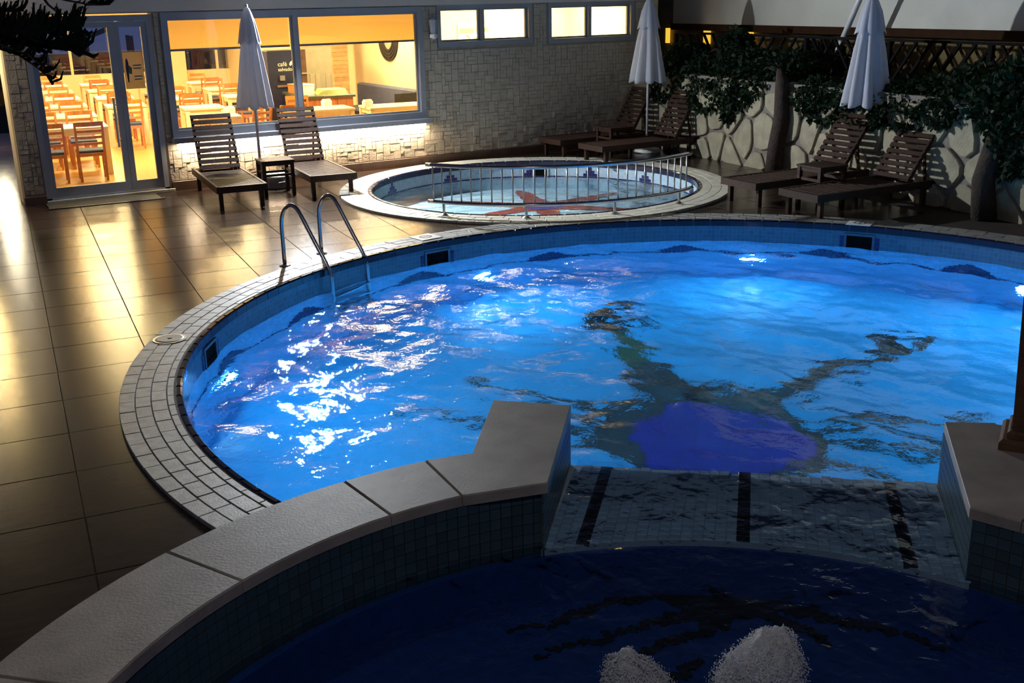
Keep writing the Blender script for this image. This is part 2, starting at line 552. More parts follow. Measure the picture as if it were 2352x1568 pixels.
# ------------------------------------------------------------------ big layout numbers (metres; deck is z = 0)
PC, PR, PRO = Vector((5.97, 6.22)), 4.41, 4.82          # swimming pool
SCN, SR, SRO = Vector((8.37, 13.14)), 2.34, 2.79        # paddling pool
JC, JR, JRO = Vector((1.784, 1.712)), 1.985, 2.37       # raised hot tub
JA, JB = Vector((0.691, 0.723)), Vector((0.723, -0.691))  # axis across its spillway and along it
WZ, PFLOOR = -0.235, -1.68
CAPZ, TUBW, WEIRZ = 0.60, 0.285, 0.27
FY = 16.10                                              # outer face of the facade


def jp(a, b):
    return JC + JA * a + JB * b


# ------------------------------------------------------------------ DECK
deck_root = thing('floor', None, None, (0, 0, 0), kind='structure')


def blocked(x, y, m=0.0):
    return ((x - PC.x) ** 2 + (y - PC.y) ** 2 < (4.60 - m) ** 2 or (x - SCN.x) ** 2 + (y - SCN.y) ** 2 < (2.56 - m) ** 2
            or (x - JC.x) ** 2 + (y - JC.y) ** 2 < (2.18 - m) ** 2)


g = MB()
for i in range(-40, 190):
    for j in range(-20, 265):
        x, y = i * 0.1, j * 0.1
        if y > 26 or (y > 16.25 and x > 2.05 + 0.12 * (y - 16.7)):
            continue
        if not blocked(x + 0.05, y + 0.05, -0.02):
            g.add([(x, y, -0.006), (x + 0.1, y, -0.006), (x + 0.1, y + 0.1, -0.006), (x, y + 0.1, -0.006)], [(0, 1, 2, 3)])
g.build('grout_bed', 'grout', deck_root, kind='stuff')
TS = 0.665
full = MB().box(0.003, TS - 0.003, 0.003, TS - 0.003, -0.012, 0.0, bev=0.0025).mesh('tile', 'deck')
cnt = 0
far_tiles = MB()
R_deck = Matrix.Rotation(-TAZ, 3, 'Z')
cand = []
for i in range(-4, 24):
    for j in range(3, 40):
        u0, v0 = 0.075 + (i - 0) * TS, 7.05 + (j - 9) * TS
        p0 = UX * u0 + VX * v0
        cs = [p0 + UX * (TS * a) + VX * (TS * b) for a in (0, 0.5, 1) for b in (0, 0.5, 1)]
        c = cs[4]
        if c.y > 26 or (c.y > FY + 0.25 and c.x > 1.70 + 0.12 * (c.y - 16.4)) or c.x < -2.2 or c.x > 12.2:
            continue
        if c.x > 5 and c.y < 6:
            continue
        # outside the picture on the near right / behind the camera
        if c.y < 1.6 * c.x * 0 + 2.0 or c.x > 0.75 * c.y + 4.2:
            continue
        if c.y < 4.2 and c.x > 0.2:
            continue
        bl = [blocked(q.x, q.y) for q in cs]
        if all(bl):
            continue
        cand.append((c.length, p0, any(bl), i, j))
cand.sort(key=lambda t: t[0])
for d_, p0, part, i, j in cand:
    if not part and not any(blocked(*(p0 + UX * (TS * a / 6) + VX * (TS * b / 6)).xy) for a in range(7) for b in range(7)):
        tgt = None
        if cnt < 300:
            inst('tile', full, deck_root, p0, -TAZ)
            cnt += 1
        else:
            far_tiles.box(0.003, TS - 0.003, 0.003, TS - 0.003, -0.012, 0, R=R_deck, o=tuple(p0))
    else:
        N = 14
        tb = MB()
        w = (TS - 0.006) / N
        for a in range(N):
            for b in range(N):
                x0, y0 = 0.003 + a * w, 0.003 + b * w
                q = p0 + UX * (x0 + w / 2) + VX * (y0 + w / 2)
                if not blocked(q.x, q.y):
                    tb.add([(x0, y0, 0), (x0 + w, y0, 0), (x0 + w, y0 + w, 0), (x0, y0 + w, 0)], [(0, 1, 2, 3)])
        if not tb.f:
            continue
        if cnt < 300:
            inst('tile', tb.mesh('tile', 'deck'), deck_root, p0, -TAZ)
            cnt += 1
if far_tiles.f:
    far_tiles.build('tiles', 'deck', deck_root, kind='stuff')

gr = MB().box(-60, 80, -40, 120, -1.95, -1.9)
tag(gr.build('ground', 'dirt'), kind='structure')


# ------------------------------------------------------------------ SWIMMING POOL
def pool_r(th, rad=PR):
    """pool outline seen from its centre: a circle, cut off by the outer face of the hot tub"""
    d = Vector((math.cos(th), math.sin(th)))
    oc = PC - JC
    b = oc.dot(d)
    c_ = oc.dot(oc) - 2.33 ** 2
    disc = b * b - c_
    if disc > 0:
        t_ = -b - math.sqrt(disc)
        if 0 < t_ < rad:
            return t_
    return rad


pool = thing('swimming_pool', 'large round swimming pool of light blue mosaic, glowing blue from its underwater lamps', 'pool', (PC.x, PC.y, 0))
NW = 240
wl, fl = MB(), MB()
ring = []
arc = 0.0
for k in range(NW + 1):
    th = 2 * PI * k / NW
    r_ = pool_r(th)
    ring.append((PC.x + r_ * math.cos(th), PC.y + r_ * math.sin(th), arc))
    if k < NW:
        th2 = 2 * PI * (k + 1) / NW
        r2_ = pool_r(th2)
        arc += math.hypot(PC.x + r2_ * math.cos(th2) - ring[-1][0], PC.y + r2_ * math.sin(th2) - ring[-1][1])
for k in range(NW):
    a, b = ring[k], ring[k + 1]
    wl.add([(a[0], a[1], PFLOOR), (b[0], b[1], PFLOOR), (b[0], b[1], -0.02), (a[0], a[1], -0.02)], [(3, 2, 1, 0)],
           [[(a[2], -0.02), (b[2], -0.02), (b[2], PFLOOR), (a[2], PFLOOR)]])
    fl.add([(PC.x, PC.y, PFLOOR), (a[0], a[1], PFLOOR), (b[0], b[1], PFLOOR)], [(0, 1, 2)], [[(PC.x, PC.y), a[:2], b[:2]]])
wl.build('basin_wall', 'poolwall', pool, 'world', smooth=True)
bd = MB()  # strip above the water: its dimness is put into the tile colour
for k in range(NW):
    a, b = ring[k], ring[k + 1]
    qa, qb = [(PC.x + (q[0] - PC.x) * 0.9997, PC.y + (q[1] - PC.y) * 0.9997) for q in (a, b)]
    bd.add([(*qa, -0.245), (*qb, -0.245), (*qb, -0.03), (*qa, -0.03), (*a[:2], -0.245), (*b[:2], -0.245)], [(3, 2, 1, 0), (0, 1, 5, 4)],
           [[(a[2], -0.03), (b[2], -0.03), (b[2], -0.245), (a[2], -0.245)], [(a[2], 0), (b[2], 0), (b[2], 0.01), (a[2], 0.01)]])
bd.build('painted_dim_band', 'poolwall_dim', pool, 'world', smooth=False)
fl.build('basin_floor', 'poolfloor', pool, 'world')


def coping(root, c, rows, lip, zt, skip, first, seed, mats=('paver', 'lip')):
    """rings of pavers, every one an object of its own up to the limit; the rest stay joined"""
    rr = random.Random(seed)
    items = []
    for (r0, r1, ln) in rows:
        n = round(2 * PI * (r0 + r1) / 2 / ln)
        off = rr.random()
        for k in range(n):
            a0, a1 = 2 * PI * (k + off) / n, 2 * PI * (k + 1 + off) / n
            items.append((r0, r1, a0, a1, 'paver'))
    n = round(2 * PI * lip[0] / lip[2])
    for k in range(n):
        items.append((lip[0], lip[1], 2 * PI * k / n, 2 * PI * (k + 1) / n, 'lip_tile'))
    vis = []
    for it in items:
        rm, am = (it[0] + it[1]) / 2, (it[2] + it[3]) / 2
        x, y = c.x + rm * math.cos(am), c.y + rm * math.sin(am)
        if skip(x, y):
            continue
        # how large it shows from where the photo was taken: distance, and whether it lies in view at all
        ang = math.atan2(x, y) - YAW
        inview = abs(ang) < 0.50 and (math.hypot(x - JC.x, y - JC.y) > 2.9 or x < 1.9)
        vis.append((0 if inview else 1, math.hypot(x, y), it, rm, am))
    vis.sort(key=lambda t: (t[0], t[1]))
    per = {'paver': 0, 'lip_tile': 0}
    rest = {'paver': MB(), 'lip_tile': MB()}
    for _, _, it, rm, am in vis:
        r0, r1, a0, a1, nm = it
        gp = 0.0032
        dz = rr.uniform(-0.0015, 0.0015)
        top = zt + dz if nm == 'paver' else zt + 0.004
        bot = zt - 0.03 if nm == 'paver' else -0.05
        tgt = MB() if per[nm] < 300 else rest[nm]
        tgt.arcbox(c, r0 + gp, r1 - gp, a0 + gp / rm, a1 - gp / rm, bot, top, 2, 0.003 if nm == 'paver' else 0.013)
        if per[nm] < 300:
            tgt.build(nm, mats[0] if nm == 'paver' else mats[1], root, 'world')
            per[nm] += 1
    for nm, r_ in rest.items():
        if r_.f:
            r_.build(nm + 's', mats[0] if nm == 'paver' else mats[1], root, 'world', kind='stuff')
    # mortar bed
    bed = MB()
    for k in range(160):
        a0, a1 = 2 * PI * k / 160, 2 * PI * (k + 1) / 160
        rm = (rows[0][0] + rows[-1][1]) / 2
        if skip(c.x + rm * math.cos(a0), c.y + rm * math.sin(a0)):
            continue
        bed.arcbox(c, lip[0] + 0.012, rows[-1][1] - 0.004, a0, a1, -0.04, zt - 0.005, 1)
    bed.build('mortar_bed', 'pavgrout', root, 'world')


ZT = 0.022
coping(pool, PC, [(4.455, 4.505, 0.2), (4.505, 4.61, 0.2), (4.61, 4.715, 0.2), (4.715, 4.82, 0.2)], (4.395, 4.452, 0.2), ZT,
       lambda x, y: math.hypot(x - JC.x, y - JC.y) < 2.30 or math.hypot(x - SCN.x, y - SCN.y) < SRO + 0.005, 200, 3)

# dark blue border line with stepped pyramids, tile by tile on the underwater wall
t5 = MB().box(-0.022, 0.022, -0.004, 0.004, -0.022, 0.022).mesh('navy_tile', 'navy')
tiles_here = []
for deg in (-8, 13.5, 35, 56.3, 77.5, 100, 122.5, 141, 162, 183):
    for row in range(6):
        n = 13 - 2 * row - (1 if row == 5 else 0)
        for q in range(n):
            tiles_here.append((math.radians(deg) + (q - (n - 1) / 2) * 0.048 / 4.4, -0.70 + row * 0.048))
rest = MB()
_n = 0
tiles_here.sort(key=lambda t: abs(t[0] - 1.2))
for (a, z) in tiles_here:
    p = (4.404 * math.cos(a), 4.404 * math.sin(a), z)
    if _n < 300:
        inst('navy_tile', t5, pool, p, a - PI / 2)
        _n += 1
    else:
        rest.box(-0.022, 0.022, -0.004, 0.004, -0.022, 0.022, R=Matrix.Rotation(a - PI / 2, 3, 'Z'), o=p)
for k in range(int(math.radians(215) * 4.4 / 0.048)):
    a = math.radians(-20) + k * 0.048 / 4.4
    rest.box(-0.022, 0.022, -0.004, 0.004, -0.022, 0.022, R=Matrix.Rotation(a - PI / 2, 3, 'Z'), o=(4.404 * math.cos(a), 4.404 * math.sin(a), -0.748))
rest.build('navy_border_tiles', 'navy', pool, kind='stuff')


# the crab laid in mosaic on the pool floor
def ragged(poly, amp, seed, sub=6):
    rr = random.Random(seed)
    out = []
    n = len(poly)
    for i in range(n):
        a, b = Vector(poly[i]), Vector(poly[(i + 1) % n])
        for k in range(sub):
            p = a.lerp(b, k / sub)
            d = (b - a)
            nrm = Vector((d.y, -d.x)).normalized() if d.length else Vector((0, 0))
            out.append(tuple(p + nrm * rr.uniform(-amp, amp)))
    return out


def stripe(pts, ws):
    L, R_ = [], []
    for i, p in enumerate(pts):
        d = Vector(pts[min(i + 1, len(pts) - 1)]) - Vector(pts[max(i - 1, 0)])
        nrm = Vector((-d.y, d.x)).normalized() * ws[i]
        L.append(tuple(Vector(p) + nrm))
        R_.append(tuple(Vector(p) - nrm))
    return L + R_[::-1]


def mosaic(poly, z, name, material, root, amp=0.02, seed=1, sub=5, c=PC):
    P = ragged(poly, amp, seed, sub)
    m = bmesh.new()
    vs = [m.verts.new((x, y, z)) for x, y in P]
    f = m.faces.new(vs)
    bmesh.ops.triangulate(m, faces=[f])
    me = bpy.data.meshes.new(name)
    m.normal_update()
    if sum(f_.normal.z for f_ in m.faces) < 0:
        bmesh.ops.reverse_faces(m, faces=m.faces[:])
    m.to_mesh(me)
    m.free()
    me.materials.append(M[material])
    return inst(name, me, root)


def ell(cx, cy, ra, rb, ax, n=18):
    ax = Vector(ax).normalized()
    ay = Vector((-ax.y, ax.x))
    return [tuple(Vector((cx, cy)) + ax * ra * math.cos(2 * PI * k / n) + ay * rb * math.sin(2 * PI * k / n)) for k in range(n)]


zc = PFLOOR + 0.006
mosaic(ell(-0.40, -0.10, 0.95, 0.92, (0.8, -0.6)), zc, 'crab_shell_outline', 'crabdark', pool, 0.03, 1, 3)
mosaic(ell(-0.42, -0.20, 0.70, 0.70, (0.8, -0.6)), zc + 0.004, 'crab_shell', 'crabblue', pool, 0.03, 2, 3)
for nm, pts, ws, mt in (
        ('crab_arm', [(-0.25, 0.55), (0.0, 1.15), (0.15, 1.5)], [0.20, 0.24, 0.17], 'crabdark'),
        ('crab_arm', [(0.15, 1.5), (0.30, 1.95), (0.45, 2.35)], [0.14, 0.17, 0.12], 'crabolive'),
        ('crab_arm', [(0.45, 2.35), (0.60, 2.7), (0.68, 2.95)], [0.12, 0.15, 0.08], 'crabdark'),
        ('crab_claw', [(0.66, 2.92), (0.85, 3.05), (1.08, 2.95), (1.10, 2.7)], [0.06, 0.09, 0.09, 0.02], 'crabdark'),
        ('crab_claw', [(0.60, 2.75), (0.85, 2.60), (0.95, 2.35)], [0.06, 0.08, 0.02], 'crabdark'),
        ('crab_arm', [(0.25, 0.20), (0.75, 0.20), (1.05, 0.26)], [0.20, 0.22, 0.13], 'crabdark'),
        ('crab_arm', [(1.05, 0.26), (1.45, 0.34), (1.85, 0.36)], [0.13, 0.19, 0.10], 'crabdark'),
        ('crab_arm', [(1.85, 0.36), (2.2, 0.36), (2.42, 0.36)], [0.09, 0.12, 0.07], 'crabdark'),
        ('crab_claw', [(2.38, 0.34), (2.62, 0.22), (2.80, 0.35), (2.78, 0.62)], [0.06, 0.09, 0.08, 0.02], 'crabdark'),
        ('crab_claw', [(2.30, 0.42), (2.45, 0.62), (2.66, 0.70)], [0.06, 0.09, 0.02], 'crabdark'),
        ('crab_leg', [(-0.95, 0.45), (-1.3, 0.95), (-1.9, 1.25), (-2.3, 1.75)], [0.07, 0.06, 0.05, 0.015], 'crabdark'),
        ('crab_leg', [(-0.75, 0.65), (-0.95, 1.2), (-1.35, 1.6), (-1.4, 2.2)], [0.07, 0.06, 0.05, 0.015], 'crabdark'),
        ('crab_leg', [(-1.2, 0.2), (-1.75, 0.45), (-2.3, 0.5)], [0.07, 0.06, 0.02], 'crabdark'),
        ('crab_leg', [(0.15, -0.65), (0.62, -0.85), (0.80, -1.35), (1.25, -1.75)], [0.07, 0.06, 0.05, 0.015], 'crabdark'),
        ('crab_leg', [(0.30, -0.45), (0.85, -0.60), (1.2, -1.0), (1.75, -1.1)], [0.07, 0.06, 0.05, 0.015], 'crabdark'),
        ('crab_leg', [(-0.1, -0.85), (0.2, -1.35), (0.2, -1.9)], [0.07, 0.06, 0.02], 'crabdark'),
        ('crab_feeler', [(-0.05, 0.55), (0.25, 0.75), (0.6, 0.72)], [0.05, 0.04, 0.01], 'crabdark'),
        ('crab_feeler', [(0.05, 0.35), (0.4, 0.5), (0.75, 0.6)], [0.05, 0.04, 0.01], 'crabdark')):
    mosaic(stripe(pts, ws), zc + 0.002, nm, mt, pool, 0.015, len(nm) + int(abs(pts[0][0]) * 50), 5)


# water: a real wavy surface, sampled from a fixed set of travelling waves
def wave_set(seed, n, lmin, lmax, slope):
    rr = np.random.RandomState(seed)
    lam = np.exp(rr.uniform(np.log(lmin), np.log(lmax), n))
    th = rr.uniform(0, 2 * PI, n)
    k = 2 * PI / lam
    return np.c_[k * np.cos(th), k * np.sin(th), rr.uniform(0, 2 * PI, n), slope / k * math.sqrt(2.0 / n)]


def wave_h(ws, x, y):
    h = np.zeros_like(x)
    for kx, ky, ph, a in ws:
        h += a * np.sin(kx * x + ky * y + ph)
    return h


def water_mesh(name, material, radf, c, z, nr, na, ws, rmin=0.0):
    th = np.linspace(0, 2 * PI, na, endpoint=False)
    rad = np.array([radf(t) for t in th])
    fr = np.linspace(0, 1, nr + 1)[1:]
    X = np.concatenate([[c[0]], (c[0] + fr[:, None] * rad[None, :] * np.cos(th)[None, :]).ravel()])
    Y = np.concatenate([[c[1]], (c[1] + fr[:, None] * rad[None, :] * np.sin(th)[None, :]).ravel()])
    Z = z + wave_h(ws, X, Y)
    fs = [(0, 1 + j, 1 + (j + 1) % na) for j in range(na)]
    for i in range(nr - 1):
        a, b = 1 + i * na, 1 + (i + 1) * na
        fs += [(a + j, b + j, b + (j + 1) % na, a + (j + 1) % na) for j in range(na)]
    mb = MB()
    mb.v = list(zip(X.tolist(), Y.tolist(), Z.tolist()))
    mb.f = fs
    return mb


wv = wave_set(5, 50, 0.16, 1.2, 0.095)
w_ = water_mesh('water', 'water', lambda t: pool_r(t) + 0.004, PC, WZ, 90, 420, wv).build('pool_water', 'water', None, smooth=True)
tag(w_, 'rippled glowing blue water filling the large round swimming pool', 'water', kind='stuff')

# underwater lamps
for k, deg in enumerate((88.7, 45.5, 4.5, 142.5, -38, 183, -75)):
    a = math.radians(deg)
    lab = ['bright round underwater lamp on the far pool wall nearest the steel ladder', 'bright round underwater lamp on the far pool wall below the railed paddling pool end',
           'underwater lamp glowing at the right edge of the photo', 'bright underwater lamp on the pool wall at the left, beside the left skimmer',
           None, None, None][k]
    if lab is None and k == 5 or True:
        lt = thing('underwater_lamp', lab or 'round underwater lamp on the near pool wall, hidden from view', 'lamp', (PC.x + 4.40 * math.cos(a), PC.y + 4.40 * math.sin(a), -1.02), a - PI / 2, 'underwater lamps of the swimming pool')
        R_ = Matrix.Rotation(PI / 2, 3, 'X')
        ringb = MB().lathe([(0.142, 0.0), (0.158, 0.0), (0.158, 0.04), (0.142, 0.04)], 20)
        ringb.v = [tuple(R_ @ Vector(p)) for p in ringb.v]
        ringb.build('collar', 'greyplastic', lt)
        ln = MB().lathe([(0.139, 0.005), (0.11, 0.02), (0.05, 0.028), (0.002, 0.03)], 20)
        ln.v = [tuple(R_ @ Vector(p)) for p in ln.v]
        ln.build('lens', 'lamp_blue', lt)

# skimmer mouths in the pool wall
for deg, lab in ((96.9, 'dark skimmer opening in the far pool wall right of the ladder'), (29.7, 'dark skimmer opening in the pool wall at the upper right'),
                 (147.0, 'dark skimmer opening in the pool wall at the left, under the drain cover')):
    a = math.radians(deg)
    sk = thing('skimmer', lab, 'skimmer', (PC.x + 4.404 * math.cos(a), PC.y + 4.404 * math.sin(a), -0.17), a + PI / 2, 'pool skimmers')
    fr = MB()
    for (x0, x1, z0, z1) in ((-0.17, -0.145, -0.095, 0.095), (0.145, 0.17, -0.095, 0.095), (-0.145, 0.145, 0.072, 0.095), (-0.145, 0.145, -0.095, -0.08)):
        fr.box(x0, x1, -0.002, 0.012, z0, z1)
    fr.build('frame', 'skimframe', sk)
    MB().box(-0.145, 0.145, -0.001, 0.004, -0.08, 0.072).build('mouth', 'void', sk)
    MB().box(-0.14, 0.14, 0.004, 0.010, -0.078, -0.03).build('flap', 'void', sk)
    for sx in (-1, 1):
        for q in range(3):
            MB().box(sx * 0.2 - 0.023, sx * 0.2 + 0.023, -0.001, 0.006, -0.085 + q * 0.05, -0.039 + q * 0.05).build('navy_tile', 'navy', sk)

dc = thing('drain_cover', 'round grey skimmer lid set in the left pool coping', 'lid', (1.96, 8.60, ZT))
MB().lathe([(0.115, 0.0), (0.115, 0.006), (0.10, 0.010), (0.02, 0.009), (0.018, 0.004), (0.002, 0.004)], 28).build('lid', 'greyplastic', dc, smooth=False)
MB().lathe([(0.119, 0.0), (0.132, 0.0), (0.132, 0.005), (0.119, 0.005)], 28).build('rim', 'brushed', dc)
MB().lathe([(0.014, 0.004), (0.014, 0.013), (0.002, 0.014)], 12).build('knob', 'black', dc)

for (x, y, rz, lab) in ((5.44, 10.86, 0.15, 'white square depth marker tile on the far coping beside the right ladder rail'),
                        (9.90, 8.50, 0.55, 'pale square marker tile on the coping above the upper right skimmer')):
    mk = thing('marker_tile', lab, 'marker', (x, y, ZT + 0.002), rz)
    MB().box(-0.14, 0.14, -0.14, 0.14, 0, 0.006, bev=0.002).build('plate', 'markerwhite', mk)
    MB().lathe([(0.05, 0.0065), (0.075, 0.0065), (0.075, 0.0075), (0.05, 0.0075)], 20).build('ring_mark', 'greyplastic', mk)
    MB().box(-0.085, 0.085, -0.010, 0.010, 0.0078, 0.0084).build('bar_mark', 'greyplastic', mk)

# ladder
ld = thing('pool_ladder', 'shiny steel pool ladder with two arched handrails at the left pool edge', 'ladder', (3.92, 10.75, 0))


def ladder_path(x0, y0):
    dx, dy = 0.50, -0.866
    q = []
    for (s_, z) in ((0, 0.02), (0, 0.25), (0.0, 0.42), (0.02, 0.53), (0.07, 0.61), (0.14, 0.645), (0.21, 0.62), (0.27, 0.54), (0.34, 0.42), (0.44, 0.25), (0.54, 0.08), (0.585, -0.02), (0.60, -0.12), (0.605, -0.5), (0.605, -1.15)):
        q.append((x0 + dx * s_, y0 + dy * s_, z))
    out = []
    for i in range(len(q) - 1):      # light smoothing
        a, b = Vector(q[i]), Vector(q[i + 1])
        p0_, p3_ = Vector(q[max(i - 1, 0)]), Vector(q[min(i + 2, len(q) - 1)])
        for k in range(3):
            t = k / 3
            out.append(0.5 * ((2 * a) + (-p0_ + b) * t + (2 * p0_ - 5 * a + 4 * b - p3_) * t * t + (-p0_ + 3 * a - 3 * b + p3_) * t ** 3))
    return out + [Vector(q[-1])]


LA, LB = (3.66, 10.58), (4.19, 10.89)
for (x, y) in (LA, LB):
    MB().tube(ladder_path(x, y), 0.021, 12).build('handrail', 'chrome', ld, 'world', smooth=True)
    MB().lathe([(0.022, 0.0), (0.06, 0.0), (0.055, 0.012), (0.026, 0.02)], 20, (x, y, 0.0)).build('flange', 'chrome', ld, 'world')
for z in (-0.32, -0.58, -0.84, -1.08):
    a = Vector((LA[0] + 0.5 * 0.605, LA[1] - 0.866 * 0.605, z))
    b = Vector((LB[0] + 0.5 * 0.605, LB[1] - 0.866 * 0.605, z))
    MB().beam(a, b, 0.09, 0.03).build('step', 'chrome', ld, 'world')

# ------------------------------------------------------------------ PADDLING POOL
sp = thing('paddling_pool', 'small round paddling pool with a red starfish mosaic and pale paved rim', 'pool', (SCN.x, SCN.y, 0))
SFL = -0.42
wl, fl = MB(), MB()
for k in range(120):
    t0_, t1_ = 2 * PI * k / 120, 2 * PI * (k + 1) / 120
    a = (SCN.x + SR * math.cos(t0_), SCN.y + SR * math.sin(t0_))
    b = (SCN.x + SR * math.cos(t1_), SCN.y + SR * math.sin(t1_))
    wl.add([(*a, SFL), (*b, SFL), (*b, -0.02), (*a, -0.02)], [(3, 2, 1, 0)], [[(SR * t0_, -0.02), (SR * t1_, -0.02), (SR * t1_, SFL), (SR * t0_, SFL)]])
    fl.add([(SCN.x, SCN.y, SFL), (*a, SFL), (*b, SFL)], [(0, 1, 2)], [[(SCN.x, SCN.y), a, b]])
wl.build('basin_wall', 'smallwall', sp, 'world', smooth=True)
fl.build('basin_floor', 'smallfloor', sp, 'world')
M['paver_pale'] = mat('pale_paver', (0.52, 0.50, 0.42), 0.6, var=0.14, vscale=14, bump=0.12, bscale=80, rnd=0.08)
coping(sp, SCN, [(2.39, 2.52, 0.22), (2.52, 2.655, 0.22), (2.655, 2.79, 0.22)], (2.325, 2.388, 0.2), 0.034, lambda x, y: False, 200, 9, ('paver_pale', 'lip'))
for deg in (126, 93, 59, 34.5, 8.9, -25, 160):
    for row, n in enumerate((5, 3, 1, 1)):
        for q in range(n):
            a = math.radians(deg) + (q - (n - 1) / 2) * 0.048 / SR
            inst('navy_tile', t5, sp, (2.335 * math.cos(a), 2.335 * math.sin(a), -0.185 + row * 0.048), a - PI / 2)
ln = MB()
for k in range(int(2 * PI * SR / 0.048)):
    a = k * 0.048 / SR
    ln.box(-0.022, 0.022, -0.004, 0.004, -0.009, 0.009, R=Matrix.Rotation(a - PI / 2, 3, 'Z'), o=(2.336 * math.cos(a), 2.336 * math.sin(a), -0.222))
ln.build('navy_border_tiles', 'navy', sp, kind='stuff')
sk = thing('skimmer', 'dark skimmer opening in the far wall of the small paddling pool', 'skimmer', (SCN.x + 2.335 * math.cos(math.radians(55)), SCN.y + 2.335 * math.sin(math.radians(55)), -0.14), math.radians(55 + 90))
MB().box(-0.11, 0.11, -0.002, 0.006, -0.07, 0.07).build('mouth', 'void', sk)
fr = MB()
for (x0, x1, z0, z1) in ((-0.13, -0.11, -0.08, 0.08), (0.11, 0.13, -0.08, 0.08), (-0.11, 0.11, 0.07, 0.085)):
    fr.box(x0, x1, -0.002, 0.014, z0, z1)
fr.build('frame', 'whiteplastic', sk)
S0 = Vector((0.48, 0.50))
for i, (tx, ty) in enumerate(((0.92, 1.94), (2.08, 0.77), (-0.72, 2.0), (-0.95, 0.38), (0.0, -0.5), (1.45, -0.68))):
    d = Vector((tx, ty)) - S0
    mosaic(stripe([tuple(S0 + d * 0.12), tuple(S0 + d * 0.5), tuple(S0 + d * 0.85), tuple(S0 + d)], [0.20, 0.15, 0.11, 0.03]), SFL + 0.004 + i * 0.0006, 'starfish_arm', 'starred', sp, 0.02, 40 + i, 6)
mosaic(ell(S0.x, S0.y, 0.30, 0.30, (1, 0), 12), SFL + 0.010, 'starfish_body', 'starviolet', sp, 0.02, 50, 3)
w_ = water_mesh('w', None, lambda t: SR + 0.002, SCN, -0.222, 40, 200, wave_set(9, 26, 0.14, 0.6, 0.09)).build('paddling_pool_water', 'smallwater', None, smooth=True)
tag(w_, 'shallow pale teal water in the small paddling pool', 'water', kind='stuff')

# curved steel railing along the near side of the paddling pool
RR = 2.53
rl = thing('railing', 'low curved stainless steel railing on the near rim of the paddling pool', 'railing', (SCN.x, SCN.y, 0.034))


def rp(deg, z, r=RR):
    return (r * math.cos(math.radians(deg)), r * math.sin(math.radians(deg)), z)


A0, A1 = 205.5, 290.5
MB().tube([rp(A0 + (A1 - A0) * k / 40, 0.62) for k in range(41)], 0.026, 12).build('top_rail', 'chrome', rl, smooth=True)
MB().tube([rp(A0 + 0.4 + (A1 - A0 + 1) * k / 40, 0.165) for k in range(41)], 0.024, 12).build('bottom_rail', 'chrome', rl, smooth=True)
bal = MB().tube([(0, 0, 0.17), (0, 0, 0.61)], 0.0095, 8).mesh('baluster', 'brushed', True)
for k in range(28):
    p = rp(A0 + 2.2 + (A1 - A0 - 4.4) * k / 27, 0)
    inst('baluster', bal, rl, p)
post = MB().tube([(0, 0, 0.02), (0, 0, 0.165)], 0.017, 10).lathe([(0.05, 0.0), (0.05, 0.008), (0.03, 0.022), (0.018, 0.03)], 16).mesh('post', 'brushed')
for deg in (211.0, 235.2, 260.5, 284.8):
    inst('post', post, rl, rp(deg, 0))

# ------------------------------------------------------------------ HOT TUB
tub = thing('hot_tub', 'raised hot tub wall with flat stone capping and blue tiled spillway into the pool', 'hot tub', (JC.x, JC.y, 0))
phiA = math.atan2(JA.y, JA.x)
openL = phiA + math.asin(0.92 / JR)     # left jamb (b negative)
openR = phiA - math.asin(0.85 / JR)
core = MB()
core.arcbox(JC, JR + 0.012, JRO - 0.03, openL, openR + 2 * PI, PFLOOR, CAPZ - 0.05, 96)
core.build('wall_core', 'tubgrout', tub, 'world')
# spillway block and its two wing walls, drawn along the spillway axis
WL0, WL1 = (1.72, -0.92), (2.67, -0.955)
WR0, WR1 = (1.78, 0.845), (2.76, 0.875)


def jpoly(pts):
    return [tuple(jp(a, b)) for a, b in pts]


MB().prism(jpoly([(math.sqrt(1.968 ** 2 - b_ * b_), b_) for b_ in [-0.93 + 1.785 * k_ / 16 for k_ in range(17)]] + [(2.755, 0.885), (2.70, 0.0), (2.665, -0.965)]), PFLOOR, WEIRZ - 0.001).build('spillway_block', 'weirgrout', tub, 'world')
MB().prism(jpoly([(1.775, -0.93), (2.655, -0.965), (2.665, -1.32), (1.96, -1.30)]), PFLOOR, CAPZ - 0.05).build('wing_wall', 'tubgrout', tub, 'world')
MB().prism(jpoly([(1.80, 0.858), (1.68, 1.08), (2.10, 1.17), (2.765, 1.08), (2.745, 0.888)]), PFLOOR, CAPZ - 0.05).build('wing_wall', 'tubgrout', tub, 'world')
# capping stones
ncap = 15
span = openR + 2 * PI - openL
for k in range(ncap):
    a0, a1 = openL + span * k / ncap, openL + span * (k + 1) / ncap
    if k == 0:
        a0 += 0.19
    if k == ncap - 1:
        a1 -= 0.09
    MB().arcbox(JC, JR - 0.008, JRO + 0.025, a0 + 0.0008, a1 - 0.0008, CAPZ - 0.05, CAPZ, 8, 0.006).build('cap_stone', 'cap', tub, 'world')


def pol(th, r):
    q = Vector((r * math.cos(th), r * math.sin(th)))
    return (q.dot(JA), q.dot(JB))


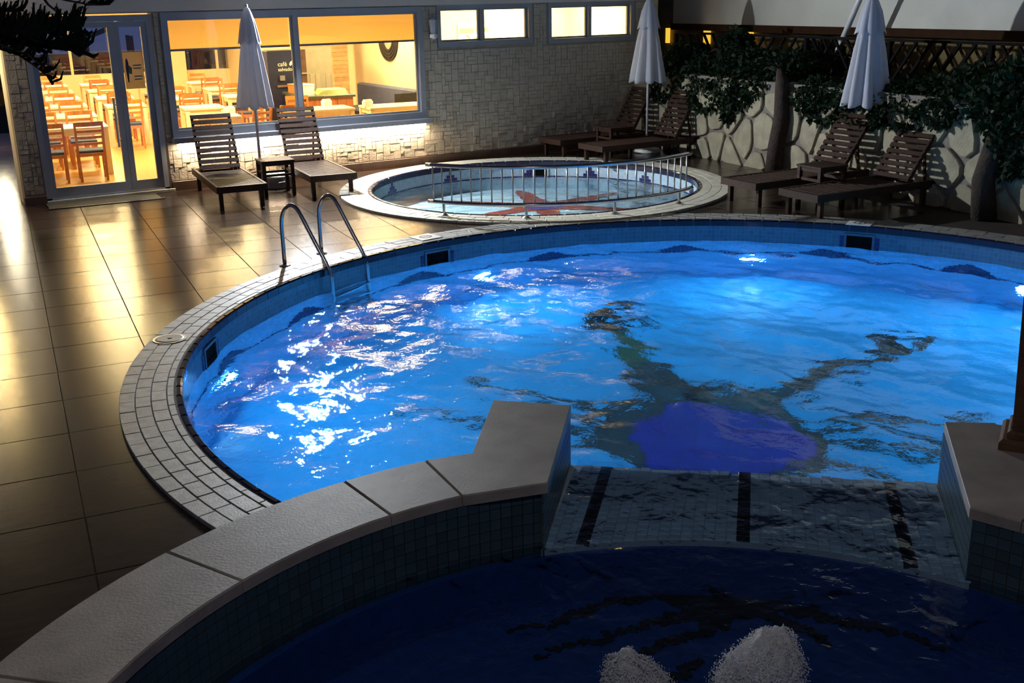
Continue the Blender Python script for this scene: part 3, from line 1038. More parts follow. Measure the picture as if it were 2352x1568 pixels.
aL = openL + 0.19
aR = openR - 0.09
capL = [pol(aL - 0.0008, JR - 0.008), (1.735, -0.898), (1.745, -0.895), (2.675, -0.95), (2.685, -1.36), (1.99, -1.306), pol(aL - 0.0008, JRO + 0.025)]
capL = [pol(aL - 0.0008, JR - 0.008), (1.735, -0.898), (2.675, -0.95), (2.685, -1.36), (1.985, -1.30), pol(aL - 0.0008, JRO + 0.025)]
MB().prism(jpoly(capL)[::-1], CAPZ - 0.05, CAPZ, 0.006).build('cap_stone', 'cap', tub, 'world')
capR = [pol(aR + 0.0008, JR - 0.008), pol(aR + 0.0008, JRO + 0.025), (2.49, 1.18), (2.775, 1.108), (2.747, 0.875), (1.797, 0.828)]
MB().prism(jpoly(capR)[::-1], CAPZ - 0.05, CAPZ, 0.006).build('cap_stone', 'cap', tub, 'world')
# inner wall tiles (5 cm), nearest the picture first
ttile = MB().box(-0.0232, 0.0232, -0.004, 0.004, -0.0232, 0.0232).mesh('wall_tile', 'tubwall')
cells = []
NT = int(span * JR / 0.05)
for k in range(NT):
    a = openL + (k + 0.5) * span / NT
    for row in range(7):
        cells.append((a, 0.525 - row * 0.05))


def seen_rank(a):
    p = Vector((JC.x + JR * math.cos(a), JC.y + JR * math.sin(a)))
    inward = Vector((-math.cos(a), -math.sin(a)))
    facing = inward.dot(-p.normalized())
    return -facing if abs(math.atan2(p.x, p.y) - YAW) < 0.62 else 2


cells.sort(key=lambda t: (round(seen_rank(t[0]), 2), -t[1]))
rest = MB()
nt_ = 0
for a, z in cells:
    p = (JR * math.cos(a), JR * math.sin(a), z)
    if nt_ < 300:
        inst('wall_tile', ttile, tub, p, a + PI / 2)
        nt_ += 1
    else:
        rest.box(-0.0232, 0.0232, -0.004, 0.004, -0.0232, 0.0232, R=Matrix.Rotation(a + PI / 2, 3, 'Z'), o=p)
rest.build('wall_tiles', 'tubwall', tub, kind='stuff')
# tiles on the two wing faces
wing = []
for (P0, P1, sgn) in ((WL0, WL1, 1), (WR0, WR1, -1)):
    q0, q1 = jp(*P0), jp(*P1)
    d = (q1 - q0)
    L = d.length
    d.normalize()
    for k in range(int(L / 0.05)):
        for row in range(6):
            c2 = q0 + d * (0.03 + 0.05 * k)
            inst('wing_tile', ttile, tub, (c2.x - JC.x, c2.y - JC.y, 0.525 - row * 0.05), math.atan2(d.y, d.x))
# spillway tiles: three dark stripes between blue grey fields
wt_blue = MB().box(-0.0232, 0.0232, -0.0232, 0.0232, -0.006, 0.003, bev=0.0015).mesh('spillway_tile', 'weirtile')
M['stripe'] = mat('near_black_tile', (0.008, 0.006, 0.010), 0.25, rnd=0.2)
wt_dark = MB().box(-0.031, 0.031, -0.0232, 0.0232, -0.006, 0.0035, bev=0.0015).mesh('stripe_tile', 'stripe')
angJ = math.atan2(JB.y, JB.x)
rest = MB()
nw = 0
R_j = Matrix.Rotation(angJ, 3, 'Z')
for i in range(24):
    for j in range(-19, 19):
        b = -0.06 + 0.05 * j + (0.0 if j < 0 else 0.0)
        if b < -0.92 or b > 0.86:
            continue
        a = math.sqrt(1.968 ** 2 - b * b) + 0.026 + 0.05 * i
        if a > 2.645 + 0.055 * (b + 0.94):
            continue
        da = 0.0
        near = min(abs(b - s_) for s_ in (-0.76, -0.06, 0.64))
        p = jp(a + da, b) - JC
        if near < 0.02:
            inst('stripe_tile', wt_dark, tub, (p.x, p.y, WEIRZ), angJ)
        elif near < 0.052 and False:
            continue
        elif nw < 300:
            inst('spillway_tile', wt_blue, tub, (p.x, p.y, WEIRZ), angJ)
            nw += 1
        else:
            rest.box(-0.0232, 0.0232, -0.0232, 0.0232, -0.006, 0.003, R=R_j, o=(p.x, p.y, WEIRZ))
if rest.f:
    rest.build('spillway_tiles', 'weirtile', tub, kind='stuff')
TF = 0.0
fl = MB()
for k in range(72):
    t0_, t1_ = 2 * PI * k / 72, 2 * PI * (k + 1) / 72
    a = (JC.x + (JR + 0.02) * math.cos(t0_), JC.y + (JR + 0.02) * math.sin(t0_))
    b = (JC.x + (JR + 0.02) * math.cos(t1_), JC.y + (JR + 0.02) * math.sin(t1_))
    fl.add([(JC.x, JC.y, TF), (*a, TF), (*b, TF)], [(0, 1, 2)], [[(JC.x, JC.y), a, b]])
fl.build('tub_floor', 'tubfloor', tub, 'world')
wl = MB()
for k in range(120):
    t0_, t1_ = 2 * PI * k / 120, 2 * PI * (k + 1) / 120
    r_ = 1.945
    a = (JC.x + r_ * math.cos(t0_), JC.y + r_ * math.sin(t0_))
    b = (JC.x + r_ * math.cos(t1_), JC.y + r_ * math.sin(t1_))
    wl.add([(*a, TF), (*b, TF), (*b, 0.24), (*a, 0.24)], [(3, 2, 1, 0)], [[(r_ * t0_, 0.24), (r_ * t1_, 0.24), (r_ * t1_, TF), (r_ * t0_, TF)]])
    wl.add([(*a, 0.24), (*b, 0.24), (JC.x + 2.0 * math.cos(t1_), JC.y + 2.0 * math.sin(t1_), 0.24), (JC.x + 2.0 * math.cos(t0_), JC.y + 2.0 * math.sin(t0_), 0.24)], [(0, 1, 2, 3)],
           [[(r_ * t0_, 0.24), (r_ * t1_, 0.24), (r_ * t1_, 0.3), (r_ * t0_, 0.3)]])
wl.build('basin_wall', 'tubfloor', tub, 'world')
# dark sea creature mosaic on the tub floor
D0 = Vector((2.98, 3.20)) - JC
bod = [(3.13, 3.46), (3.02, 3.42), (2.86, 3.40), (2.78, 3.32), (2.84, 3.16), (2.94, 3.06), (3.06, 2.98), (3.20, 2.98), (3.26, 3.06), (3.20, 3.22), (3.20, 3.36)]
mosaic([tuple(Vector(p) - JC) for p in bod], TF + 0.004, 'creature_body', 'darkmosaic', tub, 0.02, 71, 4)
for i, (pts, ws) in enumerate((([(2.85, 3.34), (2.60, 3.46), (2.30, 3.44), (2.05, 3.50)], [0.06, 0.035, 0.028, 0.01]),
                               ([(2.88, 3.14), (2.62, 3.24), (2.36, 3.22), (2.02, 3.30)], [0.06, 0.04, 0.03, 0.01]),
                               ([(3.18, 3.02), (3.30, 2.80), (3.40, 2.66), (3.52, 2.36)], [0.06, 0.035, 0.04, 0.012]),
                               ([(3.08, 3.00), (3.14, 2.80), (3.10, 2.66)], [0.05, 0.03, 0.01]),
                               ([(3.22, 3.12), (3.40, 3.00), (3.55, 2.80), (3.62, 2.50)], [0.05, 0.03, 0.03, 0.01]),
                               ([(2.95, 3.08), (2.72, 3.02), (2.52, 3.06), (2.30, 2.98)], [0.05, 0.03, 0.03, 0.01]),
                               ([(2.60, 2.88), (2.42, 2.82), (2.25, 2.86)], [0.02, 0.03, 0.01]))):
    r3 = random.Random(300 + i)
    P = [Vector(p) - JC for p in pts]
    nn_ = 5 * (len(P) - 1)
    for q in range(nn_):
        t_ = q / nn_ * (len(P) - 1)
        k_ = int(t_)
        c_ = P[k_].lerp(P[k_ + 1], t_ - k_)
        d_ = (P[k_ + 1] - P[k_]).normalized()
        w_ = ws[k_] + (ws[k_ + 1] - ws[k_]) * (t_ - k_)
        L_ = (P[k_ + 1] - P[k_]).length / 5 * r3.uniform(0.55, 1.15)
        off = Vector((-d_.y, d_.x)) * r3.uniform(-0.025, 0.025)
        e_ = ell(c_.x + off.x, c_.y + off.y, L_ * 0.85, max(w_ * r3.uniform(0.6, 1.25), 0.008), d_ + Vector((r3.uniform(-0.25, 0.25), r3.uniform(-0.25, 0.25))), 9)
        mosaic(e_, TF + 0.005 + (i * 30 + q) * 0.00002, 'mosaic_piece', 'darkmosaic', tub, 0.012, 900 + i * 40 + q, 2)


def tub_r(t):
    # water disc, reaching out over the spillway between its wing walls
    d = Vector((math.cos(t), math.sin(t)))
    ca, cb = d.dot(JA), d.dot(JB)
    if ca > 0:
        b_ = cb / ca
        rmax = 2.70 / ca
        side = 0.85 / cb if cb > 0 else (0.92 / -cb if cb < 0 else 99)
        r_ = min(rmax, side)
        if r_ > JR:
            return r_
    return JR


w_ = water_mesh('w', None, tub_r, JC, TUBW, 50, 360, wave_set(21, 26, 0.12, 0.55, 0.05)).build('hot_tub_water', 'tubwater', None, smooth=True)
tag(w_, 'dark rippled water in the raised hot tub at the bottom of the photo', 'water', kind='stuff')


# two frothing jets
def jet(name, label, x, y, rad, h, lean, seed):
    b = bmesh.new()
    bmesh.ops.create_icosphere(b, subdivisions=5, radius=1.0)
    for v in b.verts:
        n = v.co.copy()
        z = max(n.z, -0.35)
        r_ = rad * (1.0 - 0.12 * max(z, 0))
        d1 = mnoise.noise(n * 2.3 + Vector((seed, 0, 0))) * 0.24
        d2 = mnoise.noise(n * 7 + Vector((0, seed, 0))) * 0.07
        d3 = mnoise.noise(n * 24 + Vector((0, 0, seed))) * 0.04
        k = (1 + d1 + d2 + d3) * 0.93
        v.co = Vector((n.x * r_ * k + lean[0] * max(z, 0), n.y * r_ * k + lean[1] * max(z, 0), z * h * (1 + d1 + d2 + d3)))
    me = bpy.data.meshes.new('foam')
    b.to_mesh(me)
    b.free()
    me.polygons.foreach_set('use_smooth', [True] * len(me.polygons))
    me.materials.append(M['foam'])
    t = thing(name, label, 'water jet', (x, y, TUBW))
    inst('foam', me, t)
    dr = MB()
    rr = random.Random(seed)
    for k in range(7500):
        a = rr.uniform(0, 2 * PI)
        q = rr.gauss(0.93, 0.09)
        zz = min(rr.uniform(0.0, 1.0), 0.97) + rr.gauss(0, 0.03)
        bump_ = 1 + 0.2 * mnoise.noise(Vector((math.cos(a), math.sin(a), zz)) * 2.3 + Vector((seed, 0, 0)))
        q *= bump_
        rad_ = rad * math.sqrt(max(0.02, 1.0 - min(zz, 1) ** 2)) * q * 1.06
        s_ = rr.uniform(0.0009, 0.0031)
        cx_, cy_, cz_ = rad_ * math.cos(a) + lean[0] * zz, rad_ * math.sin(a) + lean[1] * zz, zz * h * bump_ * 0.98
        dr.add([(cx_ + s_, cy_, cz_), (cx_, cy_ + s_, cz_), (cx_ - s_, cy_, cz_), (cx_, cy_ - s_, cz_), (cx_, cy_, cz_ + s_ * 1.3), (cx_, cy_, cz_ - s_ * 1.3)],
               [(0, 1, 4), (1, 2, 4), (2, 3, 4), (3, 0, 4), (1, 0, 5), (2, 1, 5), (3, 2, 5), (0, 3, 5)])
    dr.build('droplets', 'droplet', t, kind='stuff', smooth=True)
    return t


# ------------------------------------------------------------------ FACADE
def wall_boxes(mb, x0, x1, z0, z1, y0, y1, holes):
    xs = sorted({x0, x1, *[h[0] for h in holes], *[h[1] for h in holes]})
    for i in range(len(xs) - 1):
        a, b = xs[i], xs[i + 1]
        if b <= x0 or a >= x1:
            continue
        hs = sorted((h[2], h[3]) for h in holes if h[0] < (a + b) / 2 < h[1])
        z = z0
        for (h0, h1) in hs:
            if h0 > z:
                mb.box(a, b, y0, y1, z, h0)
            z = max(z, h1)
        if z < z1:
            mb.box(a, b, y0, y1, z, z1)


DOOR = (2.24, 3.95, 0.04, 2.50)
WIN1 = (4.06, 8.18, 0.76, 2.50)
WIN2 = (8.44, 10.26, 1.86, 2.52)
WIN3 = (10.58, 12.42, 1.84, 2.52)
wb = thing('wall_back', None, None, (0, 0, 0), kind='structure')
mb = MB()
wall_boxes(mb, 1.97, 12.82, -0.3, 2.52, FY + 0.02, FY + 0.24, [DOOR, WIN1, WIN2, WIN3])
mb.build('wall_core', 'mortar', wb)
MB().box(-6.0, 12.84, FY - 0.02, FY + 0.24, 2.515, 4.2).build('plaster_band', 'plaster', wb)
# split-face cladding: a random mosaic of rectangles on a 9 cm grid
rr = random.Random(11)
CELL = 0.062
holes = [DOOR, WIN1, WIN2, WIN3]
nx, nz = int((12.80 - 1.98) / CELL), int((2.51 - 0.14) / CELL)
occ = [[False] * nz for _ in range(nx)]
for i in range(nx):
    for j in range(nz):
        x, z = 1.98 + (i + 0.5) * CELL, 0.14 + (j + 0.5) * CELL
        if any(h[0] - 0.02 < x < h[1] + 0.02 and h[2] - 0.02 < z < h[3] + 0.02 for h in holes):
            occ[i][j] = True
stones = []
for j in range(nz):
    for i in range(nx):
        if occ[i][j]:
            continue
        for (w, h) in rr.sample([(3, 2), (2, 2), (2, 1), (1, 2), (2, 2), (2, 3), (3, 1), (1, 1)], 8) + [(1, 1)]:
            if i + w <= nx and j + h <= nz and not any(occ[i + a][j + b] for a in range(w) for b in range(h)):
                for a in range(w):
                    for b in range(h):
                        occ[i + a][j + b] = True
                stones.append((1.98 + i * CELL, 1.98 + (i + w) * CELL, 0.14 + j * CELL, 0.14 + (j + h) * CELL))
                break
stones.sort(key=lambda s_: (0 if (s_[2] < 0.74 and s_[0] < 9.0) else 1, -((s_[1] - s_[0]) * (s_[3] - s_[2])) if s_[2] > 0.74 else s_[0]))
rest = MB()
for k, (x0, x1, z0, z1) in enumerate(stones):
    pr_ = rr.uniform(0.003, 0.014)
    gx = 0.0014
    bv = 0.003
    tgt = MB() if k < 300 else rest
    p = [(x0 + gx, FY + 0.03, z0 + gx), (x1 - gx, FY + 0.03, z0 + gx), (x1 - gx, FY + 0.03, z1 - gx), (x0 + gx, FY + 0.03, z1 - gx)]
    yf = FY + 0.012 - pr_
    tl = [rr.uniform(-0.004, 0.004) for _ in range(4)]
    q = [(x0 + gx + bv, yf + tl[0], z0 + gx + bv), (x1 - gx - bv, yf + tl[1], z0 + gx + bv), (x1 - gx - bv, yf + tl[2], z1 - gx - bv), (x0 + gx + bv, yf + tl[3], z1 - gx - bv)]
    tgt.add(p + q, [(4, 5, 6, 7)] + [(i, (i + 1) % 4, 4 + (i + 1) % 4, 4 + i) for i in range(4)])
    if k < 300:
        tgt.build('stone', 'stone', wb)
rest.build('stones', 'stone', wb, kind='stuff')

bb = thing('baseboard_back', None, None, (0, FY, 0), kind='structure')
x = 3.97
while x < 12.78:
    x1 = min(x + 0.60, 12.80)
    MB().box(x + 0.0015, x1 - 0.0015, -0.028, 0.02, 0.0, 0.135, bev=0.004).build('skirting_tile', 'base', bb)
    x = x1
MB().box(1.955, 2.235, -0.06, 0.02, 0.0, 0.12, bev=0.004).build('skirting_tile', 'base', bb)

# glass doors
dr = thing('door_1', None, None, (2.24, FY, 0.04), kind='structure')
fr = MB()
for (a, b, z0, z1) in ((0.0, 0.07, 0, 2.44), (1.62, 1.69, 0, 2.44), (0.07, 1.62, 2.36, 2.44), (0.0, 1.69, 0, 0.025)):
    fr.box(a, b, -0.01, 0.12, z0, z1)
fr.build('frame', 'alu', dr)


def leaf_door(x0, x1, handle):
    lf = MB()
    st = 0.075
    for (a, b, z0, z1) in ((x0, x0 + st, 0.03, 2.355), (x1 - st, x1, 0.03, 2.355), (x0 + st, x1 - st, 2.28, 2.355), (x0 + st, x1 - st, 0.03, 0.16)):
        lf.box(a, b, 0.02, 0.075, z0, z1, bev=0.0)
    o = lf.build('door_leaf', 'alu', dr)
    MB().box(x0 + st, x1 - st, 0.045, 0.051, 0.16, 2.28).build('pane', 'glass', o)
    if handle:
        h = MB().tube([(handle, -0.045, 0.66), (handle, -0.045, 1.34)], 0.017, 10)
        for z in (0.76, 1.24):
            h.tube([(handle, -0.045, z), (handle + 0.05, 0.022, z)], 0.010, 8)
        h.build('door_handle', 'handlegrey', o)
    return o


leaf_door(0.072, 1.165, 1.045)
l2 = leaf_door(1.170, 1.618, None)
po = thing('poster', 'small paper poster with a green figure taped inside the narrow door pane', 'poster', (3.64, FY + 0.062, 1.74))
MB().box(-0.14, 0.13, 0, 0.002, -0.26, 0.24).build('sheet', 'paper', po)
MB().prism([(-0.10, -0.17), (-0.085, -0.17), (-0.08, -0.02), (-0.04, -0.06), (-0.03, 0.02), (-0.06, 0.08), (-0.075, 0.14), (-0.10, 0.14), (-0.115, 0.02)], 0, 0.001)
pf = MB().prism([(-0.10, -0.17), (-0.085, -0.17), (-0.075, -0.02), (-0.07, 0.10), (-0.085, 0.16), (-0.105, 0.14), (-0.115, 0.02)], 0, 0.001)
pf.v = [(a, -0.001 - c_, b) for a, b, c_ in pf.v]
pf.build('printed_figure', 'figdark', po)
pf = MB().prism([(-0.075, -0.05), (-0.035, -0.06), (-0.03, 0.02), (-0.07, 0.07)], 0, 0.001)
pf.v = [(a, -0.0025 - c_, b) for a, b, c_ in pf.v]
pf.build('printed_green', 'green', po)
for z in (0.05, 0.01, -0.10, -0.14):
    MB().box(-0.01, 0.10, -0.0015, -0.0005, z, z + 0.018).build('printed_line', 'steelgrey', po)
dm = thing('door_mat', 'flat brown mat lying on the deck in front of the glass doors', 'mat', (2.96, 15.86, 0), -0.06)
MB().box(-0.76, 0.72, -0.30, 0.20, 0.0005, 0.014, bev=0.004).build('pile', 'mat', dm)
MB().box(-0.80, 0.76, -0.335, -0.301, 0.0005, 0.012, bev=0.003).build('edge_strip', 'black', dm)
MB().box(2.20, 4.0, FY - 0.05, FY + 0.14, 0.0, 0.04, bev=0.004).build('door_step', 'paver_pale', None)
tag(bpy.data.objects['door_step'], kind='structure')
bpy.data.objects['door_step'].name = 'trim_1'


# windows
def window(name, box, mull, fw, y0, y1, panes_y, sill=None):
    w = thing(name, None, None, (box[0], FY, box[2]), kind='structure')
    W_, H_ = box[1] - box[0], box[3] - box[2]
    f = MB()
    for (a, b, z0, z1) in ((0, fw, 0, H_), (W_ - fw, W_, 0, H_), (fw, W_ - fw, H_ - fw, H_), (fw, W_ - fw, 0, fw * 1.15)):
        f.box(a, b, y0, y1, z0, z1)
    f.build('window_frame', 'alu', w)
    xs = [fw] + [m for m in mull] + [W_ - fw]
    for m_ in mull:
        MB().box(m_ - 0.036, m_ + 0.036, y0 + 0.03, y1 - 0.02, fw * 1.15, H_ - fw).build('mullion', 'alu', w)
    for i in range(len(xs) - 1):
        a = xs[i] + (0.036 if i else 0)
        b = xs[i + 1] - (0.036 if i < len(xs) - 2 else 0)
        # slim sash around each pane
        s = MB()
        q = 0.028
        for (c0, c1, z0, z1) in ((a, a + q, fw * 1.15, H_ - fw), (b - q, b, fw * 1.15, H_ - fw), (a + q, b - q, H_ - fw - q, H_ - fw), (a + q, b - q, fw * 1.15, fw * 1.15 + q)):
            s.box(c0, c1, panes_y - 0.02, panes_y + 0.02, z0, z1)
        so = s.build('sash', 'alu', w)
        MB().box(a + q, b - q, panes_y - 0.003, panes_y + 0.003, fw * 1.15 + q, H_ - fw - q).build('pane', 'glass', so)
    return w


w1 = window('window_1', WIN1, [6.05 - WIN1[0]], 0.085, -0.01, 0.16, 0.08)
MB().box(-0.02, 4.14, -0.125, 0.10, -0.075, -0.002, bev=0.006).build('window_sill', 'alu', w1)
MB().box(0.05, 4.05, -0.10, -0.07, -0.086, -0.076).build('led_strip', 'led', w1)
window('window_2', WIN2, [9.30 - WIN2[0]], 0.07, 0.0, 0.16, 0.10)
window('window_3', WIN3, [11.47 - WIN3[0]], 0.07, 0.0, 0.16, 0.10)
for (a, b, nm) in ((4.17, 6.005, 'left'), (6.095, 8.15, 'right')):
    bl = thing('roller_blind', 'amber roller blind half lowered behind the %s pane of the large window' % nm, 'blind', ((a + b) / 2, FY + 0.19, 1.96), group='roller blinds of the large window')
    h_ = (b - a) / 2
    MB().box(-h_, h_, -0.001, 0.001, 0.03, 0.46).build('cloth', 'blind', bl)
    MB().box(-h_, h_, -0.010, 0.010, 0.0, 0.03).build('bottom_bar', 'alu', bl)
    MB().tube([(-h_, 0.01, 0.48), (h_, 0.01, 0.48)], 0.024, 10).build('roller', 'alu', bl)

# floodlight above the large window
fd = thing('floodlight', 'small floodlight mounted above the large restaurant window', 'lamp', (5.90, FY - 0.02, 2.78))
MB().box(-0.13, 0.13, -0.24, -0.12, -0.02, 0.16, bev=0.01).build('housing', 'greyplastic', fd)
MB().box(-0.11, 0.11, -0.246, -0.241, 0.0, 0.14).build('lens', 'lamp_flood', fd)
MB().box(-0.03, 0.03, -0.12, 0.0, 0.05, 0.09).build('bracket', 'greyplastic', fd)
cl = thing('corner_wall_lamp', 'warm wall lamp on the pillar side at the left corner of the building', 'lamp', (1.97, 16.55, 2.36))
MB().box(-0.06, 0.0, -0.07, 0.07, -0.14, 0.14, bev=0.01).build('back_plate', 'alu', cl)
MB().lathe([(0.02, -0.12), (0.07, -0.10), (0.08, 0.0), (0.07, 0.10), (0.02, 0.12)], 16, (-0.13, 0, 0)).build('globe', 'lamp_ceiling', cl, smooth=True)
vb = thing('wall_lantern', 'unlit lantern on the stone wall between the large and the small windows', 'lamp', (8.31, FY - 0.01, 2.05))
MB().box(-0.035, 0.035, -0.02, 0.0, -0.02, 0.16, bev=0.004).build('bracket', 'greyplastic', vb)
MB().lathe([(0.045, 0.0), (0.052, 0.02), (0.075, 0.20), (0.05, 0.23), (0.01, 0.26)], 8, (0, -0.10, 0.04)).build('lantern_body', 'alu', vb)
MB().lathe([(0.01, 0.0), (0.06, 0.03), (0.065, 0.07), (0.045, 0.09)], 10, (0, -0.10, -0.06)).build('lamp_shade', 'whiteplastic', vb)

# left corner: return wall of the building
MB().box(1.972, 2.222, FY + 0.24, FY + 0.62, 0.0, 2.95).build('wall_left', 'plaster', None)
tag(bpy.data.objects['wall_left'], kind='structure')
MB().add([(2.02, 16.73, 0), (2.12, 16.73, 0), (3.91, 32.0, 0), (3.81, 32.0, 0), (2.02, 16.73, 2.95), (2.12, 16.73, 2.95), (3.91, 32.0, 2.95), (3.81, 32.0, 2.95)],
         [(3, 2, 1, 0), (4, 5, 6, 7), (0, 1, 5, 4), (1, 2, 6, 5), (2, 3, 7, 6), (3, 0, 4, 7)]).build('wall_alley', 'plaster', None)
tag(bpy.data.objects['wall_alley'], kind='structure')
hd = MB()
rr = random.Random(6)
for k in range(30):
    r_ = rr.uniform(0.35, 0.6)
    hd.lathe([(r_ * 0.8, 0), (r_, r_ * 0.5), (r_ * 0.8, r_ * 1.2), (r_ * 0.2, r_ * 1.6)], 10, (rr.uniform(-5, 2.3), rr.uniform(26.5, 27.5), -0.1), mod=lambda a, z: 1 + 0.2 * math.sin(6 * a + z * 11))
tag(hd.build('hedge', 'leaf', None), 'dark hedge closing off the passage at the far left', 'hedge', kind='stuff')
MB().box(-6.0, -2.0, FY, FY + 0.24, 0.0, 2.6).build('wall_front', 'plaster', None)
tag(bpy.data.objects['wall_front'], kind='structure')

# ------------------------------------------------------------------ RESTAURANT SHELL
Rin = Matrix.Rotation(-TAZ, 3, 'Z')


def ibox(mb, u0, u1, v0, v1, z0, z1):
    return mb.box(u0, u1, v0, v1, z0, z1, R=Rin, o=tuple(IO))


VB = 14.4
fl = MB().box(2.23, 13.6, FY + 0.10, FY + 2.4, 0.0, 0.048)
fl.build('restaurant_floor', 'infloor', None)
MB().prism([(2.12, 16.75), (10.3, 16.6), (11.6, 31.3), (3.9, 32.0)], -0.03, 0.05).build('floor_indoor', 'infloor', None)
cb = MB()
ibox(cb, -0.8, 9.5, -0.9, VB, 2.90, 3.0)
cb.box(1.9, 13.4, FY + 0.24, 19.2, 2.95, 3.05)
cb.build('ceiling', 'ceil', None)
for n_ in ('restaurant_floor', 'floor_indoor', 'ceiling'):
    tag(bpy.data.objects[n_], kind='structure')
bpy.data.objects['restaurant_floor'].name = 'floor_entrance'
# far wall with windows: low wall, head, posts
bw = thing('wall_far', None, None, tuple(IO), -TAZ, kind='structure')
mbw = MB()
wall_boxes(mbw, -0.6, 9.5, -0.08, 3.0, VB, VB + 0.2, [(-0.4, 3.36, 0.80, 2.25), (3.80, 5.6, 0.80, 2.25)])
mbw.build('wall_core', 'cream', bw)
for (a, b) in ((-0.4, 3.36), (3.8, 5.6)):
    n = max(2, round((b - a) / 1.34))
    for k in range(n + 1):
        xx = a + (b - a) * k / n
        MB().box(xx - 0.035, xx + 0.035, VB + 0.04, VB + 0.13, 0.80, 2.25).build('window_post', 'cream', bw)
        if k < n:
            MB().box(xx + 0.035, xx + (b - a) / n - 0.035, VB + 0.08, VB + 0.086, 0.80, 2.25).build('pane', 'glass', bw)
MB().box(3.36, 3.80, VB - 0.25, VB, 0.0, 2.95).build('pillar', 'cream', bw)
MB().box(9.66, 9.80, 19.0, 31.5, 0.0, 3.0).build('wall_right', 'cream', None)
MB().box(9.66, 13.3, 19.0, 19.14, 0.0, 3.0).build('wall_kitchen', 'cream', None)
MB().box(12.95, 13.15, FY + 0.24, 19.1, 0.0, 3.0).build('wall_end', 'cream', None)
for n_ in ('wall_right', 'wall_kitchen', 'wall_end'):
    tag(bpy.data.objects[n_], kind='structure')
pb = thing('trim_2', None, None, (9.22, 22.2, 0.05), kind='structure')
for k in range(32):
    MB().box(-0.17, 0.17, -0.17, 0.17, 0.085 * k + 0.002, 0.085 * k + 0.083, bev=0.004).build('brick', mat('pillar_brick', (0.62, 0.36, 0.16), 0.8, var=0.2, rnd=0.15) if k == 0 else bpy.data.materials['pillar_brick'], pb)

# scenery beyond the far windows
hd = MB()
rr = random.Random(5)
for k in range(60):
    u, v = rr.uniform(-3, 8), rr.uniform(18, 24)
    r_ = rr.uniform(0.4, 1.0)
    prof = [(r_ * 0.8, 0), (r_, r_ * 0.35), (r_ * 0.75, r_ * 0.75), (r_ * 0.2, r_ * 0.95)]
    c3 = inn(u, v, rr.uniform(-0.5, 0.0))
    hd.lathe(prof, 9, tuple(c3), mod=lambda a, z: 1 + 0.25 * math.sin(5 * a + z * 9))
tag(hd.build('scrub', 'hedge', None), 'dark brown scrub seen through the far restaurant windows', 'shrubs', kind='stuff')
gz = thing('garden_shelter', 'dark shelter with a sloping roof outside the far restaurant windows', 'shelter', tuple(inn(1.95, 17.6, -0.05)), -TAZ)
for (a, b) in ((-0.45, -0.4), (0.8, -0.4), (-0.45, 0.6), (0.8, 0.6)):
    MB().box(a - 0.05, a + 0.05, b - 0.05, b + 0.05, 0, 1.75).build('post', 'lattice', gz)
MB().add([(-0.6, -0.6, 1.62), (1.0, -0.6, 2.2), (1.0, 0.8, 2.2), (-0.6, 0.8, 1.62), (-0.6, -0.6, 1.70), (1.0, -0.6, 2.28), (1.0, 0.8, 2.28), (-0.6, 0.8, 1.70)],
         [(3, 2, 1, 0), (4, 5, 6, 7), (0, 1, 5, 4), (1, 2, 6, 5), (2, 3, 7, 6), (3, 0, 4, 7)]).build('roof', 'lattice', gz)
MB().box(-0.45, 0.8, -0.45, -0.40, 0.0, 1.30).build('panel', 'lattice', gz)


# ------------------------------------------------------------------ RESTAURANT FURNITURE
def make_chair():
    c = thing('dining_chair', 'x', 'chair', (0, 0, 0), 0, 'dining chairs in the restaurant')
    # seat faces +y; back posts at y = -0.2
    for sx in (-1, 1):
        MB().beam((sx * 0.185, 0.19, 0), (sx * 0.185, 0.19, 0.43), 0.034, 0.034).build('leg', 'honey', c)
        m_ = MB()
        m_.beam((sx * 0.185, -0.22, 0), (sx * 0.19, -0.19, 0.44), 0.034, 0.036)
        m_.beam((sx * 0.19, -0.19, 0.43), (sx * 0.195, -0.27, 0.90), 0.032, 0.034)
        m_.build('leg', 'honey', c)
        MB().beam((sx * 0.187, -0.19, 0.40), (sx * 0.187, 0.19, 0.40), 0.022, 0.05).build('seat_rail', 'honey', c)
        MB().beam((sx * 0.187, -0.20, 0.20), (sx * 0.187, 0.19, 0.20), 0.018, 0.028).build('stretcher', 'honey', c)
    for y in (-0.19, 0.19):
        MB().beam((-0.185, y, 0.40), (0.185, y, 0.40), 0.022, 0.05).build('seat_rail', 'honey', c)
    MB().box(-0.205, 0.205, -0.17, 0.215, 0.425, 0.465, bev=0.012).build('seat', 'seat', c)
    for z, h in ((0.57, 0.040), (0.665, 0.040), (0.76, 0.040), (0.865, 0.070)):
        y = -0.19 - 0.08 * (z - 0.43) / 0.47
        pts = [(-0.19 + 0.38 * k / 4, y - 0.028 * math.sin(PI * k / 4), z) for k in range(5)]
        s_ = MB()
        for k in range(4):
            s_.beam(pts[k], pts[k + 1], 0.018, h)
        s_.build('back_slat', 'honey', c)
    return c


chair0 = make_chair()
_used = [False]
CH = 0


def put_chair(u, v, rz, label, z=0.0):
    if not _used[0]:
        o = chair0
        _used[0] = True
    else:
        o = copy_tree(chair0)
    o.location = inn(u, v, z)
    o.rotation_euler = (0, 0, rz - TAZ)
    o['label'] = label


